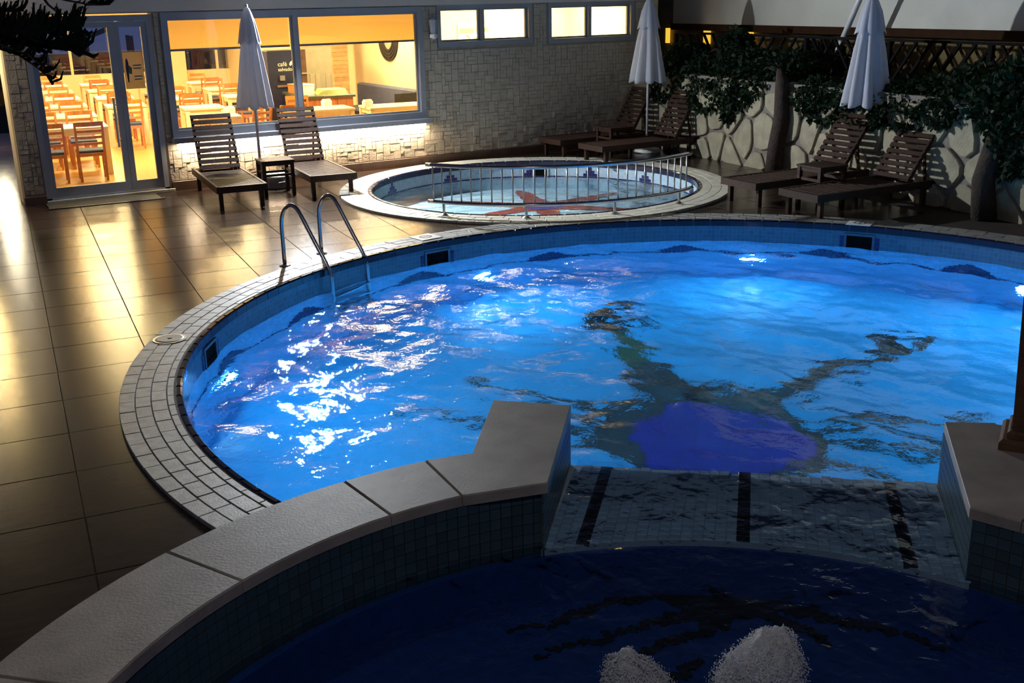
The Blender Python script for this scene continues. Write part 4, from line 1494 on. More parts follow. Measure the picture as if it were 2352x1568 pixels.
def make_table(w, d):
    t = thing('dining_table', 'x', 'table', (0, 0, 0), 0, 'dining tables in the restaurant')
    MB().box(-w / 2, w / 2, -d / 2, d / 2, 0.715, 0.75, bev=0.005).build('table_top', 'tablewhite', t)
    MB().box(-w / 2 + 0.04, w / 2 - 0.04, -d / 2 + 0.04, d / 2 - 0.04, 0.63, 0.715).build('apron', 'tablewhite', t)
    for sx in (-1, 1):
        for sy in (-1, 1):
            MB().box(sx * (w / 2 - 0.045) - 0.035, sx * (w / 2 - 0.045) + 0.035, sy * (d / 2 - 0.045) - 0.035, sy * (d / 2 - 0.045) + 0.035, 0, 0.70).build('leg', 'tablewhite', t)
    return t


tl0, ts0 = make_table(1.20, 0.72), make_table(0.72, 0.72)
_tu = {'l': False, 's': False}


def put_table(kind, u, v, label):
    src = tl0 if kind == 'l' else ts0
    o = src if not _tu[kind] else copy_tree(src)
    _tu[kind] = True
    o.location = inn(u, v)
    o.rotation_euler = (0, 0, -TAZ)
    o['label'] = label


def put_box(u, v, label, rz=0.3):
    b = thing('napkin_holder', label, 'napkin holder', inn(u, v, 0.75), rz, 'napkin holders on the restaurant tables')
    MB().box(-0.085, 0.085, -0.05, 0.05, 0.0, 0.10, bev=0.006).build('holder', 'whiteplastic', b)
    MB().box(-0.072, 0.072, -0.038, 0.038, 0.10, 0.125, bev=0.004).build('napkins', 'napkin', b)


ordn = ['first', 'second', 'third', 'fourth', 'fifth', 'sixth', 'seventh']
for k in range(6):
    v = 0.20 + 2.05 * k
    for side, u in (('left', -0.40), ('right', 0.16)):
        put_chair(u, v, 0, '%s honey chair facing away in the %s file behind the wide door pane' % (ordn[k], side))
        put_chair(u, v + 1.48, PI, '%s honey chair facing the door in the %s file behind the wide pane' % (ordn[k], side))
    put_table('l', -0.10, v + 0.78, '%s long cream table from the door behind the wide door pane' % ordn[k])
for k in range(4):
    v = 4.55 + 2.2 * k
    put_table('s', 1.16, v, '%s cream square table from the front seen through the narrow door pane' % ordn[k])
    put_chair(1.16, v - 0.62, 0, 'honey chair on the near side of the %s square table in the narrow pane row' % ordn[k])
    put_chair(1.16, v + 0.64, PI, 'honey chair on the far side of the %s square table in the narrow pane row' % ordn[k])
for k in range(4):
    v = 3.25 + 2.25 * k
    put_table('s', 2.38, v, '%s cream square table from the large window, in its left row' % ordn[k])
    put_chair(2.38, v + 0.68, PI, 'honey chair behind the %s square table of the left window row' % ordn[k])
    if k:
        put_chair(2.38, v - 0.66, 0, 'honey chair in front of the %s square table of the left window row' % ordn[k])
for k in range(3):
    v = 5.4 + 2.3 * k
    put_table('s', 3.55, v, '%s cream square table from the front in the row beside the counter' % ordn[k])
    put_chair(3.55, v - 0.66, 0, 'honey chair in front of the %s square table beside the counter' % ordn[k])
    put_chair(3.55, v + 0.68, PI, 'honey chair behind the %s square table beside the counter' % ordn[k])
for (u, v, r_, lab) in ((2.92, 1.35, 0.5, 'low honey wood chair just behind the glass, left of the umbrella pole'), (3.42, 1.05, 0.2, 'low honey wood chair just behind the glass at the umbrella pole'),
                        (4.0, 2.3, PI, 'honey wood chair tucked behind the white table at the window mullion')):
    put_chair(u, v, r_, lab)
put_table('l', 4.10, 1.55, 'long cream table just behind the right pane of the large window')
put_table('l', 5.50, 1.30, 'long cream table under the blue sofa back by the large window')
put_table('s', 2.30, 1.35, 'square cream table at the left end of the large window')
put_box(2.55, 1.45, 'white napkin holder on the table at the left end of the large window')
put_box(4.35, 1.80, 'white napkin holder on the window table right of the mullion')
put_box(4.95, 1.25, 'white napkin holder in front of the blue sofa back', 0.1)
put_box(-0.2, 12.2 - 0.6, 'white napkin holder on the farthest long table behind the wide door pane')

# counter with the coffee cabinet
ct = thing('front_counter', 'long wood panelled counter with dark top in the middle of the restaurant', 'counter', tuple(inn(4.22, 2.92, 0)), -TAZ)
for k in range(3):
    MB().box(0.0, 0.03, 0.02 + 0.49 * k, 0.49 + 0.49 * k, 0.06, 0.80, bev=0.004).build('side_panel', 'counterwood', ct)
for k in range(3):
    MB().box(0.04 + 0.31 * k, 0.34 + 0.31 * k, -0.02, 0.02, 0.06, 0.80).build('front_panel', 'counterwood', ct)
MB().box(0.03, 0.96, 0.02, 1.48, 0.0, 0.80).build('carcass', 'counterwood', ct)
MB().box(-0.05, 1.0, -0.06, 1.52, 0.80, 0.85, bev=0.008).build('counter_top', 'countertop', ct)
cab = thing('coffee_cabinet', 'tall navy coffee cabinet with cream lettering behind the mullion', 'cabinet', tuple(inn(3.96, 4.6, 0.0)), -TAZ)
MB().box(0.0, 0.58, 0.0, 0.55, 0.0, 1.63, bev=0.01).build('body', 'navycab', cab)
MB().box(0.58, 0.61, -0.012, 0.5, 0.85, 1.60).build('white_edge', 'whiteplastic', cab)
MB().box(0.16, 0.44, -0.03, 0.0, 0.92, 0.96).build('spout_tray', 'brushed', cab)
MB().box(0.22, 0.32, -0.05, 0.0, 1.05, 1.15).build('spout', 'greyplastic', cab)


def words(txt, size, loc, parent, name, rz=0.0):
    cu = bpy.data.curves.new(name, 'FONT')
    cu.body = txt
    cu.size = size
    cu.extrude = 0.002
    o = bpy.data.objects.new(name, cu)
    C.objects.link(o)
    dg = bpy.context.evaluated_depsgraph_get()
    me = bpy.data.meshes.new_from_object(o.evaluated_get(dg))
    bpy.data.objects.remove(o)
    me.materials.clear()
    me.materials.append(M['letter'])
    return inst(name, me, parent, loc, rot=(PI / 2, 0, rz))


words('café', 0.12, (0.20, -0.004, 1.33), cab, 'lettering')
words('salvador', 0.098, (0.20, -0.004, 1.235), cab, 'lettering')
for sx in (0.475, 0.535):
    bn = MB().lathe([(0.004, -0.055), (0.032, -0.03), (0.038, 0.0), (0.032, 0.03), (0.004, 0.055)], 12)
    bn.v = [(x_ * 0.9 + sx + 0.35 * z_, y_ * 0.08 - 0.006, z_ * 0.9 + 1.37 - (0.02 if sx > 0.5 else -0.01)) for x_, y_, z_ in bn.v]
    bn.build('coffee_bean', 'letter', cab)
fg = thing('steel_fridge', 'tall grey steel cabinet right of the mullion behind the counter', 'cabinet', tuple(inn(4.60, 4.6, 0)), -TAZ)
MB().box(0.0, 0.68, 0.0, 0.6, 0.0, 1.68, bev=0.01).build('body', 'steelgrey', fg)
MB().box(0.02, 0.14, -0.02, 0.0, 0.05, 1.64).build('door', 'rust', fg)
MB().box(0.03, 0.16, -0.05, -0.02, 1.16, 1.19).build('door_handle', 'brushed', fg.children[-1])
for a in (0.20, 0.32, 0.53):
    MB().box(a, a + 0.09, -0.012, 0.0, 0.86, 1.15).build('paper_strip', 'paper', fg)
for (u, v, w, d, h, m_, nm, lab) in ((4.42, 4.0, 0.36, 0.26, 0.15, 'honey', 'wooden_crate', 'small wooden crate on the counter in front of the coffee cabinet'),
                                     (4.36, 3.35, 0.22, 0.34, 0.18, 'whiteplastic', 'glass_case', 'pale boxy case on the counter left of the mullion')):
    o = thing(nm, lab, 'box', tuple(inn(u, v, 0.85)), 0.2)
    MB().box(-w / 2, w / 2, -d / 2, d / 2, 0, h, bev=0.008).build('body', m_, o)
    MB().box(-w / 2 - 0.008, w / 2 + 0.008, -d / 2 - 0.008, d / 2 + 0.008, h, h + 0.02, bev=0.006).build('lid', m_, o)
for k in range(4):
    o = thing('folded_cloth', ['pale folded cloth at the bottom of the pile on the right counter', 'yellowish folded cloth second in the pile on the right counter', 'pale green folded cloth third in the pile on the right counter', 'cream folded cloth topmost of the pile on the right counter'][k],
              'cloth', tuple(inn(4.84, 3.2, 0.85 + 0.026 * k)), -TAZ + (k - 1.5) * 0.05, 'folded cloths on the right counter')
    w = 0.30 - 0.02 * k
    MB().box(-w, w, -0.17, 0.17, 0.0, 0.012, bev=0.005).build('lower_fold', 'clothyel', o)
    MB().box(-w, w - 0.02, -0.165, 0.165, 0.0125, 0.025, bev=0.006).build('upper_fold', 'clothyel', o)
sh = thing('back_shelf', 'shelf rack with bottles and boxes at the back right of the restaurant', 'shelf', tuple(inn(5.25, 6.4, 0)), -TAZ)
for x_ in (0.0, 1.1):
    MB().box(x_, x_ + 0.03, 0, 0.35, 0, 2.1).build('upright', 'honey', sh)
for z in (0.55, 0.95, 1.35, 1.75):
    MB().box(0.03, 1.1, 0, 0.35, z, z + 0.03).build('shelf_board', 'honey', sh)
rr = random.Random(3)
for z in (0.58, 0.98, 1.38):
    for k in range(6):
        q = inn(5.25, 6.4, z) + UX * (0.13 + 0.16 * k) + VX * 0.15
        if rr.random() < 0.55:
            o = thing('bottle', '%s bottle from the left on the %s board of the back shelf' % (ordn[k], {0.58: 'lower', 0.98: 'middle', 1.38: 'upper'}[z]), 'bottle', tuple(q), 0, 'bottles on the back shelf')
            m_ = rr.choice(['navycab', 'honey', 'green', 'whiteplastic'])
            MB().lathe([(0.036, 0), (0.038, 0.02), (0.038, 0.16), (0.014, 0.21), (0.013, 0.26)], 12).build('body', m_, o, smooth=False)
            MB().lathe([(0.015, 0.262), (0.015, 0.285), (0.002, 0.286)], 10).build('bottle_cap', 'brushed', o)
        else:
            o = thing('storage_box', '%s box from the left on the %s board of the back shelf' % (ordn[k], {0.58: 'lower', 0.98: 'middle', 1.38: 'upper'}[z]), 'box', tuple(q), 0, 'boxes on the back shelf')
            MB().box(-0.06, 0.06, -0.08, 0.08, 0, rr.uniform(0.12, 0.2), bev=0.004).build('body', rr.choice(['napkin', 'honey', 'greyplastic', 'clothyel']), o)
            MB().box(-0.062, 0.062, -0.082, 0.082, 0.2, 0.215).build('lid', 'greyplastic', o)
# blue sofa along the right wall, wall mirror above it
so = thing('bench_sofa', 'slate blue upholstered bench along the cream wall by the large window', 'sofa', (9.64, 19.1, 0.05))
MB().box(-0.16, 0.0, 0.0, 2.75, 0.10, 0.90, bev=0.03).build('backrest', 'sofa', so)
MB().box(-0.62, -0.16, 0.0, 2.75, 0.12, 0.44, bev=0.03).build('seat', 'sofa', so)
MB().box(-0.60, -0.02, -0.035, 0.0, 0.08, 0.86, bev=0.004).build('side_panel', 'black', so)
MB().box(-0.58, -0.04, 0.05, 2.7, 0.0, 0.11).build('plinth', 'counterwood', so)
wm = thing('round_mirror', 'round wall mirror with a dark ringed frame above the blue bench', 'mirror', (9.655, 20.55, 1.88))
for k, (r0, r1) in enumerate(((0.22, 0.28), (0.28, 0.34), (0.34, 0.40), (0.40, 0.46))):
    a_ = MB().lathe([(r0 + 0.002, 0.0), (r1 - 0.002, 0.0), (r1 - 0.012, 0.035 - 0.004 * k), (r0 + 0.002, 0.035 - 0.004 * k)], 36)
    a_.v = [(-z_, x_, y_) for x_, y_, z_ in a_.v]
    a_.build('frame_ring', 'black', wm)
a_ = MB().lathe([(0.219, 0.0), (0.219, 0.006), (0.001, 0.007)], 36)
a_.v = [(-z_, x_, y_) for x_, y_, z_ in a_.v]
a_.build('mirror_glass', 'paper', wm)
# kitchen: wall shelf and lamp seen through the small window
ks = thing('wall_board', 'pale notice board with two wooden handles seen through the first small window', 'board', (10.75, 18.985, 1.72))
MB().box(-0.36, 0.36, -0.02, 0.0, 0.0, 0.42).build('board', 'napkin', ks)
for (a, b, z0, z1) in ((-0.32, -0.02, 0.26, 0.34), (0.03, 0.31, 0.27, 0.35), (-0.32, -0.02, 0.02, 0.08), (0.03, 0.31, 0.10, 0.18)):
    MB().box(a, b, -0.032, -0.02, z0, z1).build('strip', 'paper', ks)
for s_, x_ in ((1, -0.14), (-1, 0.15)):
    MB().tube([(x_ - s_ * 0.05, -0.04, 0.22), (x_, -0.05, 0.17), (x_ + s_ * 0.01, -0.05, 0.11), (x_ - s_ * 0.03, -0.04, 0.05)], 0.010, 8).build('handle', 'honey', ks)
kl = thing('table_lamp', 'glowing white dome lamp seen through the right pane of the first small window', 'lamp', (11.45, 18.7, 1.30))
MB().lathe([(0.02, 0.30), (0.17, 0.30), (0.165, 0.42), (0.11, 0.54), (0.03, 0.58)], 20).build('lamp_shade', 'lamp_ceiling', kl, smooth=True)
MB().tube([(0, 0, 0.02), (0, 0, 0.32)], 0.015, 8).build('stem', 'brushed', kl)
MB().lathe([(0.09, 0.0), (0.09, 0.015), (0.02, 0.03)], 16).build('base', 'brushed', kl)
kc = thing('kitchen_cabinet', 'cream cabinet carrying the dome lamp in the lit room behind the small windows', 'cabinet', (11.2, 18.72, 0.05))
MB().box(-0.7, 0.9, -0.25, 0.25, 0, 1.22, bev=0.006).build('body', 'cream', kc)
MB().box(-0.72, 0.92, -0.27, 0.27, 1.22, 1.25).build('cabinet_top', 'tablewhite', kc)
for k in range(2):
    MB().box(-0.68 + 0.8 * k, 0.08 + 0.8 * k, -0.27, -0.25, 0.06, 1.18).build('door', 'cream', kc)


# ------------------------------------------------------------------ LOUNGERS, TABLES, UMBRELLAS
def make_lounger(recline):
    o = thing('sun_lounger', 'x', 'sun lounger', (0, 0, 0), 0, 'teak sun loungers around the pools')
    for sx in (-1, 1):
        MB().box(sx * 0.315 - 0.02, sx * 0.315 + 0.02, 0, 2.0, 0.225, 0.315, bev=0.004).build('side_rail', 'teak', o)
    MB().box(-0.30, 0.30, 0.0, 0.035, 0.225, 0.312).build('end_rail', 'teak', o)
    MB().box(-0.30, 0.30, 1.965, 2.0, 0.225, 0.30).build('end_rail', 'teak', o)
    for sx in (-1, 1):
        for y in (0.12, 1.85):
            MB().beam((sx * 0.27, y, 0), (sx * 0.27, y, 0.30), 0.06, 0.05).build('leg', 'teak', o)
    for k in range(17):
        y = 0.045 + k * 0.0865
        MB().box(-0.29, 0.29, y, y + 0.056, 0.288, 0.310, bev=0.003).build('seat_slat', 'teak', o)
    hy, hz = 1.55, 0.315
    ang = math.radians(recline)
    d = Vector((0, math.cos(ang), math.sin(ang)))
    nrm = Vector((0, -math.sin(ang), math.cos(ang)))
    for sx in (-1, 1):
        a = Vector((sx * 0.265, hy, hz))
        MB().beam(a, a + d * 0.84, 0.032, 0.045, up=nrm).build('back_rail', 'teak', o)
    for k in range(10):
        c_ = Vector((0, hy, hz)) + d * (0.045 + k * 0.0865) + nrm * 0.028
        MB().beam(c_ + Vector((-0.288, 0, 0)), c_ + Vector((0.288, 0, 0)), 0.020, 0.056, up=d).build('back_slat', 'teak', o)
    s1 = Vector((-0.22, hy, hz)) + d * 0.5
    st = MB()
    for sx in (-1, 1):
        p = Vector((sx * 0.22, hy, hz)) + d * 0.48 - nrm * 0.03
        st.beam(p, (sx * 0.22, 1.92, 0.27), 0.025, 0.03)
    st.beam((-0.23, 1.90, 0.27), (0.23, 1.90, 0.27), 0.03, 0.03)
    st.build('back_support', 'teak', o)
    return o


protos = {61: make_lounger(61), 53: make_lounger(53), 58: make_lounger(58)}
used_p = set()
for i, (x, y, rz, lab) in enumerate((
        (4.36, 14.02, -0.115, 'dark teak lounger under the large window nearest the glass doors'),
        (5.70, 14.13, -0.115, 'dark teak lounger under the large window right of the side table'),
        (9.68, 10.33, -PI / 2 - 0.03, 'dark teak lounger on the right, the farther of the pair by the right umbrella'),
        (9.66, 9.27, -PI / 2 - 0.05, 'dark teak lounger on the right, the nearer of the pair by the right umbrella'),
        (10.20, 15.52, -PI / 2, 'shadowed teak lounger along the stone clad wall behind the middle umbrella'),
        (10.25, 14.40, -PI / 2, 'shadowed teak lounger in front of the middle umbrella'))):
    key = (61, 61, 53, 53, 58, 58)[i]
    o = copy_tree(protos[key]) if key in used_p else protos[key]
    used_p.add(key)
    o.location = (x, y, 0)
    o.rotation_euler = (0, 0, rz)
    o['label'] = lab


def make_side_table():
    o = thing('side_table', 'x', 'table', (0, 0, 0), 0, 'teak side tables between the loungers')
    for k in range(5):
        MB().box(-0.235, 0.235, -0.22 + 0.089 * k, -0.22 + 0.089 * k + 0.084, 0.470, 0.494, bev=0.002).build('top_slat', 'teak', o)
    for sy in (-1, 1):
        MB().box(-0.20, 0.20, sy * 0.185 - 0.012, sy * 0.185 + 0.012, 0.42, 0.47).build('apron', 'teak', o)
        MB().box(-0.20, 0.20, sy * 0.185 - 0.012, sy * 0.185 + 0.012, 0.27, 0.305).build('stretcher', 'teak', o)
    for sx in (-1, 1):
        MB().box(sx * 0.2 - 0.012, sx * 0.2 + 0.012, -0.18, 0.18, 0.30, 0.335).build('stretcher', 'teak', o)
        MB().box(sx * 0.2 - 0.012, sx * 0.2 + 0.012, -0.18, 0.18, 0.42, 0.47).build('apron', 'teak', o)
        for sy in (-1, 1):
            MB().box(sx * 0.2 - 0.025, sx * 0.2 + 0.025, sy * 0.185 - 0.025, sy * 0.185 + 0.025, 0, 0.47).build('leg', 'teak', o)
    return o


tb = make_side_table()
for i, (x, y, rz, lab) in enumerate(((5.14, 14.92, -0.115, 'small dark teak side table between the two loungers under the large window'),
                                     (10.62, 9.80, -0.05, 'small dark teak side table between the two right hand loungers'),
                                     (11.15, 14.96, 0.0, 'small dark teak side table beside the middle umbrella'))):
    o = tb if i == 0 else copy_tree(tb)
    o.location = (x, y, 0)
    o.rotation_euler = (0, 0, rz)
    o['label'] = lab


def make_umbrella(hem, R0, nm, lab, x, y, base, tilt=(0, 0), seed=1):
    o = thing('umbrella', lab, 'umbrella', (x, y, 0), seed * 0.7, 'closed white umbrellas')
    o.rotation_euler = (tilt[0], tilt[1], seed * 0.7)
    MB().tube([(0, 0, 0.05), (0, 0, 2.50)], 0.02, 12).build('pole', 'whitepole', o, smooth=True)
    nf = 8

    def fold(a, z):
        k = min(1, max(0, (2.35 - z) / 0.5))
        s_ = math.sin(nf * a / 2 + 0.5 * math.sin(a + seed))
        return 1 + k * (0.44 * abs(s_) - 0.24) + 0.05 * math.sin(3 * a + seed + z * 2)

    prof = []
    n = 22
    for i in range(n + 1):
        t = i / n
        z = hem + (2.16 - hem) * t
        r_ = R0 * (1 - t) ** 1.15 * 0.52 + R0 * 0.48
        if t < 0.02:
            r_ *= 1.0
        prof.append((r_, z))
    prof.append((R0 * 0.40, 2.30))
    prof.append((0.03, 2.48))
    mb_ = MB()
    nn = 96
    vs, fs = [], []
    for i, (r_, z) in enumerate(prof):
        for j in range(nn):
            a = 2 * PI * j / nn
            rr_ = r_ * fold(a, z)
            zz = z
            if i < 4:
                zz = z - (0.045 * (abs(math.sin(nf * a / 2 + 0.5 * math.sin(a + seed))) - 0.5)) * (1 - i / 4)
            vs.append((rr_ * math.cos(a), rr_ * math.sin(a), zz))
    for i in range(len(prof) - 1):
        fs += [(i * nn + j, i * nn + (j + 1) % nn, (i + 1) * nn + (j + 1) % nn, (i + 1) * nn + j) for j in range(nn)]
    # turned-under hem so the cloth has thickness at its mouth
    base_i = len(vs)
    for j in range(nn):
        v_ = vs[j]
        vs.append((v_[0] * 0.72, v_[1] * 0.72, v_[2] + 0.03))
    fs += [((j + 1) % nn, j, base_i + j, base_i + (j + 1) % nn) for j in range(nn)]
    mb_.add(vs, fs)
    mb_.build('canopy', 'canvas', o, smooth=True)
    vt = MB()
    vs, fs = [], []
    vp = [(R0 * 0.66, 2.08), (R0 * 0.62, 2.14), (R0 * 0.46, 2.34), (R0 * 0.28, 2.47), (R0 * 0.17, 2.53), (0.012, 2.555)]
    for i, (r_, z) in enumerate(vp):
        for j in range(nn):
            a = 2 * PI * j / nn
            s_ = abs(math.sin(nf * a / 2 + 0.5 * math.sin(a + seed)))
            k = max(0, 1 - i / 4)
            rr_ = r_ * (1 + k * (0.22 * s_ - 0.12))
            vs.append((rr_ * math.cos(a), rr_ * math.sin(a), z - 0.05 * k * (s_ - 0.5) * (1 if i < 2 else 0)))
    for i in range(len(vp) - 1):
        fs += [(i * nn + j, i * nn + (j + 1) % nn, (i + 1) * nn + (j + 1) % nn, (i + 1) * nn + j) for j in range(nn)]
    vt.add(vs, fs)
    vt.build('vent_cap', 'canvas', o, smooth=True)
    MB().lathe([(0.012, 2.55), (0.022, 2.565), (0.018, 2.585), (0.003, 2.595)], 12).build('finial', 'whitepole', o)
    if base:
        MB().lathe([(0.23, 0.0), (0.24, 0.02), (0.22, 0.06), (0.06, 0.085), (0.035, 0.10), (0.033, 0.26), (0.022, 0.262)], 28).build('base', 'whiteplastic', o)
    return o


make_umbrella(1.20, 0.225, 'a', 'closed white umbrella between the two loungers in front of the large window', 5.02, 15.20, False, (0.0, 0.0), 1)
make_umbrella(1.20, 0.27, 'b', 'closed white umbrella standing in the dark near the small windows', 11.86, 14.97, True, (0, 0), 3)
make_umbrella(1.14, 0.285, 'c', 'closed white umbrella on the far right between the loungers by the stone wall', 11.80, 10.20, True, (0.0, 0.012), 5)

# white round-lidded base under the left side table (the first umbrella's foot)
ub = thing('umbrella_stand', 'white drum shaped umbrella stand under the left side table', 'umbrella stand', (5.04, 15.23, 0))
ub.location = (5.33, 15.42, 0)
MB().lathe([(0.20, 0.0), (0.215, 0.02), (0.215, 0.15), (0.205, 0.165)], 28).build('drum', 'greyplastic', ub)
MB().lathe([(0.22, 0.166), (0.222, 0.185), (0.20, 0.20), (0.03, 0.206)], 28).build('lid', 'whiteplastic', ub)
MB().tube([(-0.07, -0.222, 0.10), (-0.06, -0.235, 0.105), (0.06, -0.235, 0.115), (0.07, -0.222, 0.11)], 0.006, 8).build('handle', 'whiteplastic', ub)

# ------------------------------------------------------------------ STONE WALL, LATTICE, UPPER PARAPET ON THE RIGHT
WO = Vector((12.02, 12.40, 0))       # a point on the face of the stone wall


def wp(s_, t, z):
    """s along the wall towards the back, t behind its face"""
    return WO + VX * s_ + UX * t + Vector((0, 0, z))


Rw = Matrix((tuple(VX), tuple(UX), (0, 0, 1))).transposed()


def wbox(mb, s0, s1, t0, t1, z0, z1, bev=0.0):
    # keep a right-handed frame: x = t (away), y = s
    return mb.box(t0, t1, s0, s1, z0, z1, R=Matrix.Rotation(-TAZ, 3, 'Z'), o=tuple(WO), bev=bev)


sw = thing('wall_stone', None, None, tuple(WO), -TAZ, kind='structure')
MB().box(0.02, 0.30, -8.5, 3.4, -0.1, 1.30).build('wall_core', 'rockmortar', sw)
# irregular slabs: Voronoi cells in the plane of the wall
rr = random.Random(23)
seeds = []
tries = 0
while len(seeds) < 70 and tries < 20000:
    tries += 1
    q = (rr.uniform(-8.3, 3.2), rr.uniform(0.0, 1.2))
    if all(((q[0] - p[0]) * 1.1) ** 2 + ((q[1] - p[1]) * 0.75) ** 2 > 0.33 ** 2 for p in seeds):
        seeds.append(q)


def clip(poly, nx_, ny_, c_):
    out = []
    for i in range(len(poly)):
        a, b = poly[i], poly[(i + 1) % len(poly)]
        da, db = nx_ * a[0] + ny_ * a[1] - c_, nx_ * b[0] + ny_ * b[1] - c_
        if da <= 0:
            out.append(a)
        if da * db < 0:
            t = da / (da - db)
            out.append((a[0] + (b[0] - a[0]) * t, a[1] + (b[1] - a[1]) * t))
    return out


for (sx_, sz_) in seeds:
    poly = [(sx_ - 1, -0.02), (sx_ + 1, -0.02), (sx_ + 1, 1.22 + 0.05 * math.sin(sx_ * 3)), (sx_ - 1, 1.22 + 0.05 * math.sin(sx_ * 3))]
    for (ox_, oz_) in seeds:
        if (ox_, oz_) != (sx_, sz_) and abs(ox_ - sx_) < 2:
            dx_, dz_ = ox_ - sx_, oz_ - sz_
            L_ = math.hypot(dx_, dz_)
            dx_, dz_ = dx_ / L_, dz_ / L_
            poly = clip(poly, dx_, dz_, dx_ * (sx_ + ox_) / 2 + dz_ * (sz_ + oz_) / 2 - 0.026)
            if len(poly) < 3:
                break
    if len(poly) < 3:
        continue
    # round the corners once
    P2 = []
    for i in range(len(poly)):
        a, b = poly[i], poly[(i + 1) % len(poly)]
        P2 += [(a[0] * 0.8 + b[0] * 0.2, a[1] * 0.8 + b[1] * 0.2), (a[0] * 0.2 + b[0] * 0.8, a[1] * 0.2 + b[1] * 0.8)]
    P2 = [(a + rr.uniform(-0.008, 0.008), b + rr.uniform(-0.008, 0.008)) for a, b in P2]
    th_ = rr.uniform(0.012, 0.04)
    m_ = MB().prism(P2, 0.0, th_ + 0.02, 0.012)
    # prism is (s, z, depth): turn it so that depth points out of the wall
    m_.v = [(0.02 - c_, a, b) for a, b, c_ in m_.v]
    m_.f = [tuple(reversed(f)) for f in m_.f]
    m_.build('stone', 'rock', sw)
MB().box(-0.005, 0.36, -8.5, 3.4, 1.28, 1.325, bev=0.008).build('cap', 'rockmortar', sw)
MB().box(0.36, 1.9, -8.5, 4.0, 0.9, 1.20).build('soil_bed', 'soil', sw)

pw = thing('wall_upper', None, None, tuple(WO), -TAZ, kind='structure')
MB().box(1.55, 1.9, -9, 4.9, 2.07, 4.6).build('parapet', 'parapet', pw)
MB().box(1.50, 1.62, -9, 4.9, 1.955, 2.068).build('beam', 'latticeb', pw)
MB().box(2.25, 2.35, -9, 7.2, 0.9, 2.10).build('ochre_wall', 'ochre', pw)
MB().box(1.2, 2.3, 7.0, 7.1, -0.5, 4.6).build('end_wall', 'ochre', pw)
wall_dark = MB().box(12.84, 18.0, 20.4, 20.6, -0.5, 4.6)
wall_dark.build('wall_passage', 'ochre', None)
tag(bpy.data.objects['wall_passage'], kind='structure')

# lattice: framed panels of slanted bars, mirrored from panel to panel
lat = thing('lattice_fence', 'dark slanted bar fence on top of the stone wall, under the pale parapet', 'fence', tuple(WO), -TAZ)
tF = 0.72
posts_s = [-5.4, -3.6, -1.85, -0.1, 1.75, 3.5]
for s_ in posts_s:
    MB().box(tF - 0.03, tF + 0.03, s_ - 0.03, s_ + 0.03, 1.1, 1.93).build('post', 'lattice', lat)
for i in range(len(posts_s) - 1):
    a, b = posts_s[i], posts_s[i + 1]
    MB().box(tF - 0.025, tF + 0.025, a, b, 1.93, 1.965).build('top_rail', 'lattice', lat)
    n = 7
    up_left = i % 2 == 0
    for k in range(-3, n + 1):
        # bars fall 0.8 m over 0.62 m of run
        s0 = a + (b - a) * k / n
        s1 = s0 + 0.62
        z0, z1 = (1.12, 1.93) if up_left else (1.93, 1.12)
        # trim to the panel
        def at(s_):
            return z0 + (z1 - z0) * (s_ - s0) / (s1 - s0)
        ss0, ss1 = max(s0, a), min(s1, b)
        if ss1 - ss0 < 0.05:
            continue
        MB().beam((tF, ss0, at(ss0)), (tF, ss1, at(ss1)), 0.034, 0.034).build('slanted_bar', 'lattice', lat)
        if i < 3:
            MB().beam((tF + 0.07, ss0, 3.05 - at(ss0)), (tF + 0.07, ss1, 3.05 - at(ss1)), 0.026, 0.026).build('brown_bar', 'latticeb', lat)

# slanted pipe
pp = thing('slanted_pole', 'pale slanted pole leaning in front of the parapet behind the right umbrella', 'pole', tuple(wp(-0.55, 0.95, 1.45)), 0)
pa, pb_ = Vector((12.98, 11.96, 1.48)), Vector((12.90, 11.28, 2.74))
ex = (pb_ - pa) * 0.5
MB().tube([pa - pp.location, pb_ + ex - pp.location], 0.042, 14).build('pipe', 'whitepole', pp, smooth=True)
d_ = (pa - pb_).normalized()
MB().tube([pa - pp.location, pa + d_ * 0.10 - pp.location], 0.052, 14).build('end_sleeve', 'plaster', pp, smooth=True)

for (s_, t_, z, w, h, lab) in ((6.05, 2.18, 1.80, 0.10, 0.30, 'small glowing amber wall lamp at the left end under the parapet'),
                               (3.32, 2.20, 1.80, 0.20, 0.34, 'glowing yellow wall lamp under the parapet, right of the first'),
                               (4.70, 2.22, 1.80, 0.18, 0.26, 'dim yellow wall lamp half hidden by the lattice between the two bright ones')):
    o = thing('wall_lamp', lab, 'lamp', tuple(wp(s_, t_, z)), -TAZ, 'amber lamps under the parapet')
    MB().box(-0.03, 0.02, -w / 2, w / 2, -h / 2, h / 2, bev=0.0).build('shade', 'lamp_warm', o)
    MB().box(-0.035, 0.04, -w / 2 - 0.012, w / 2 + 0.012, h / 2, h / 2 + 0.02).build('lid', 'lattice', o)


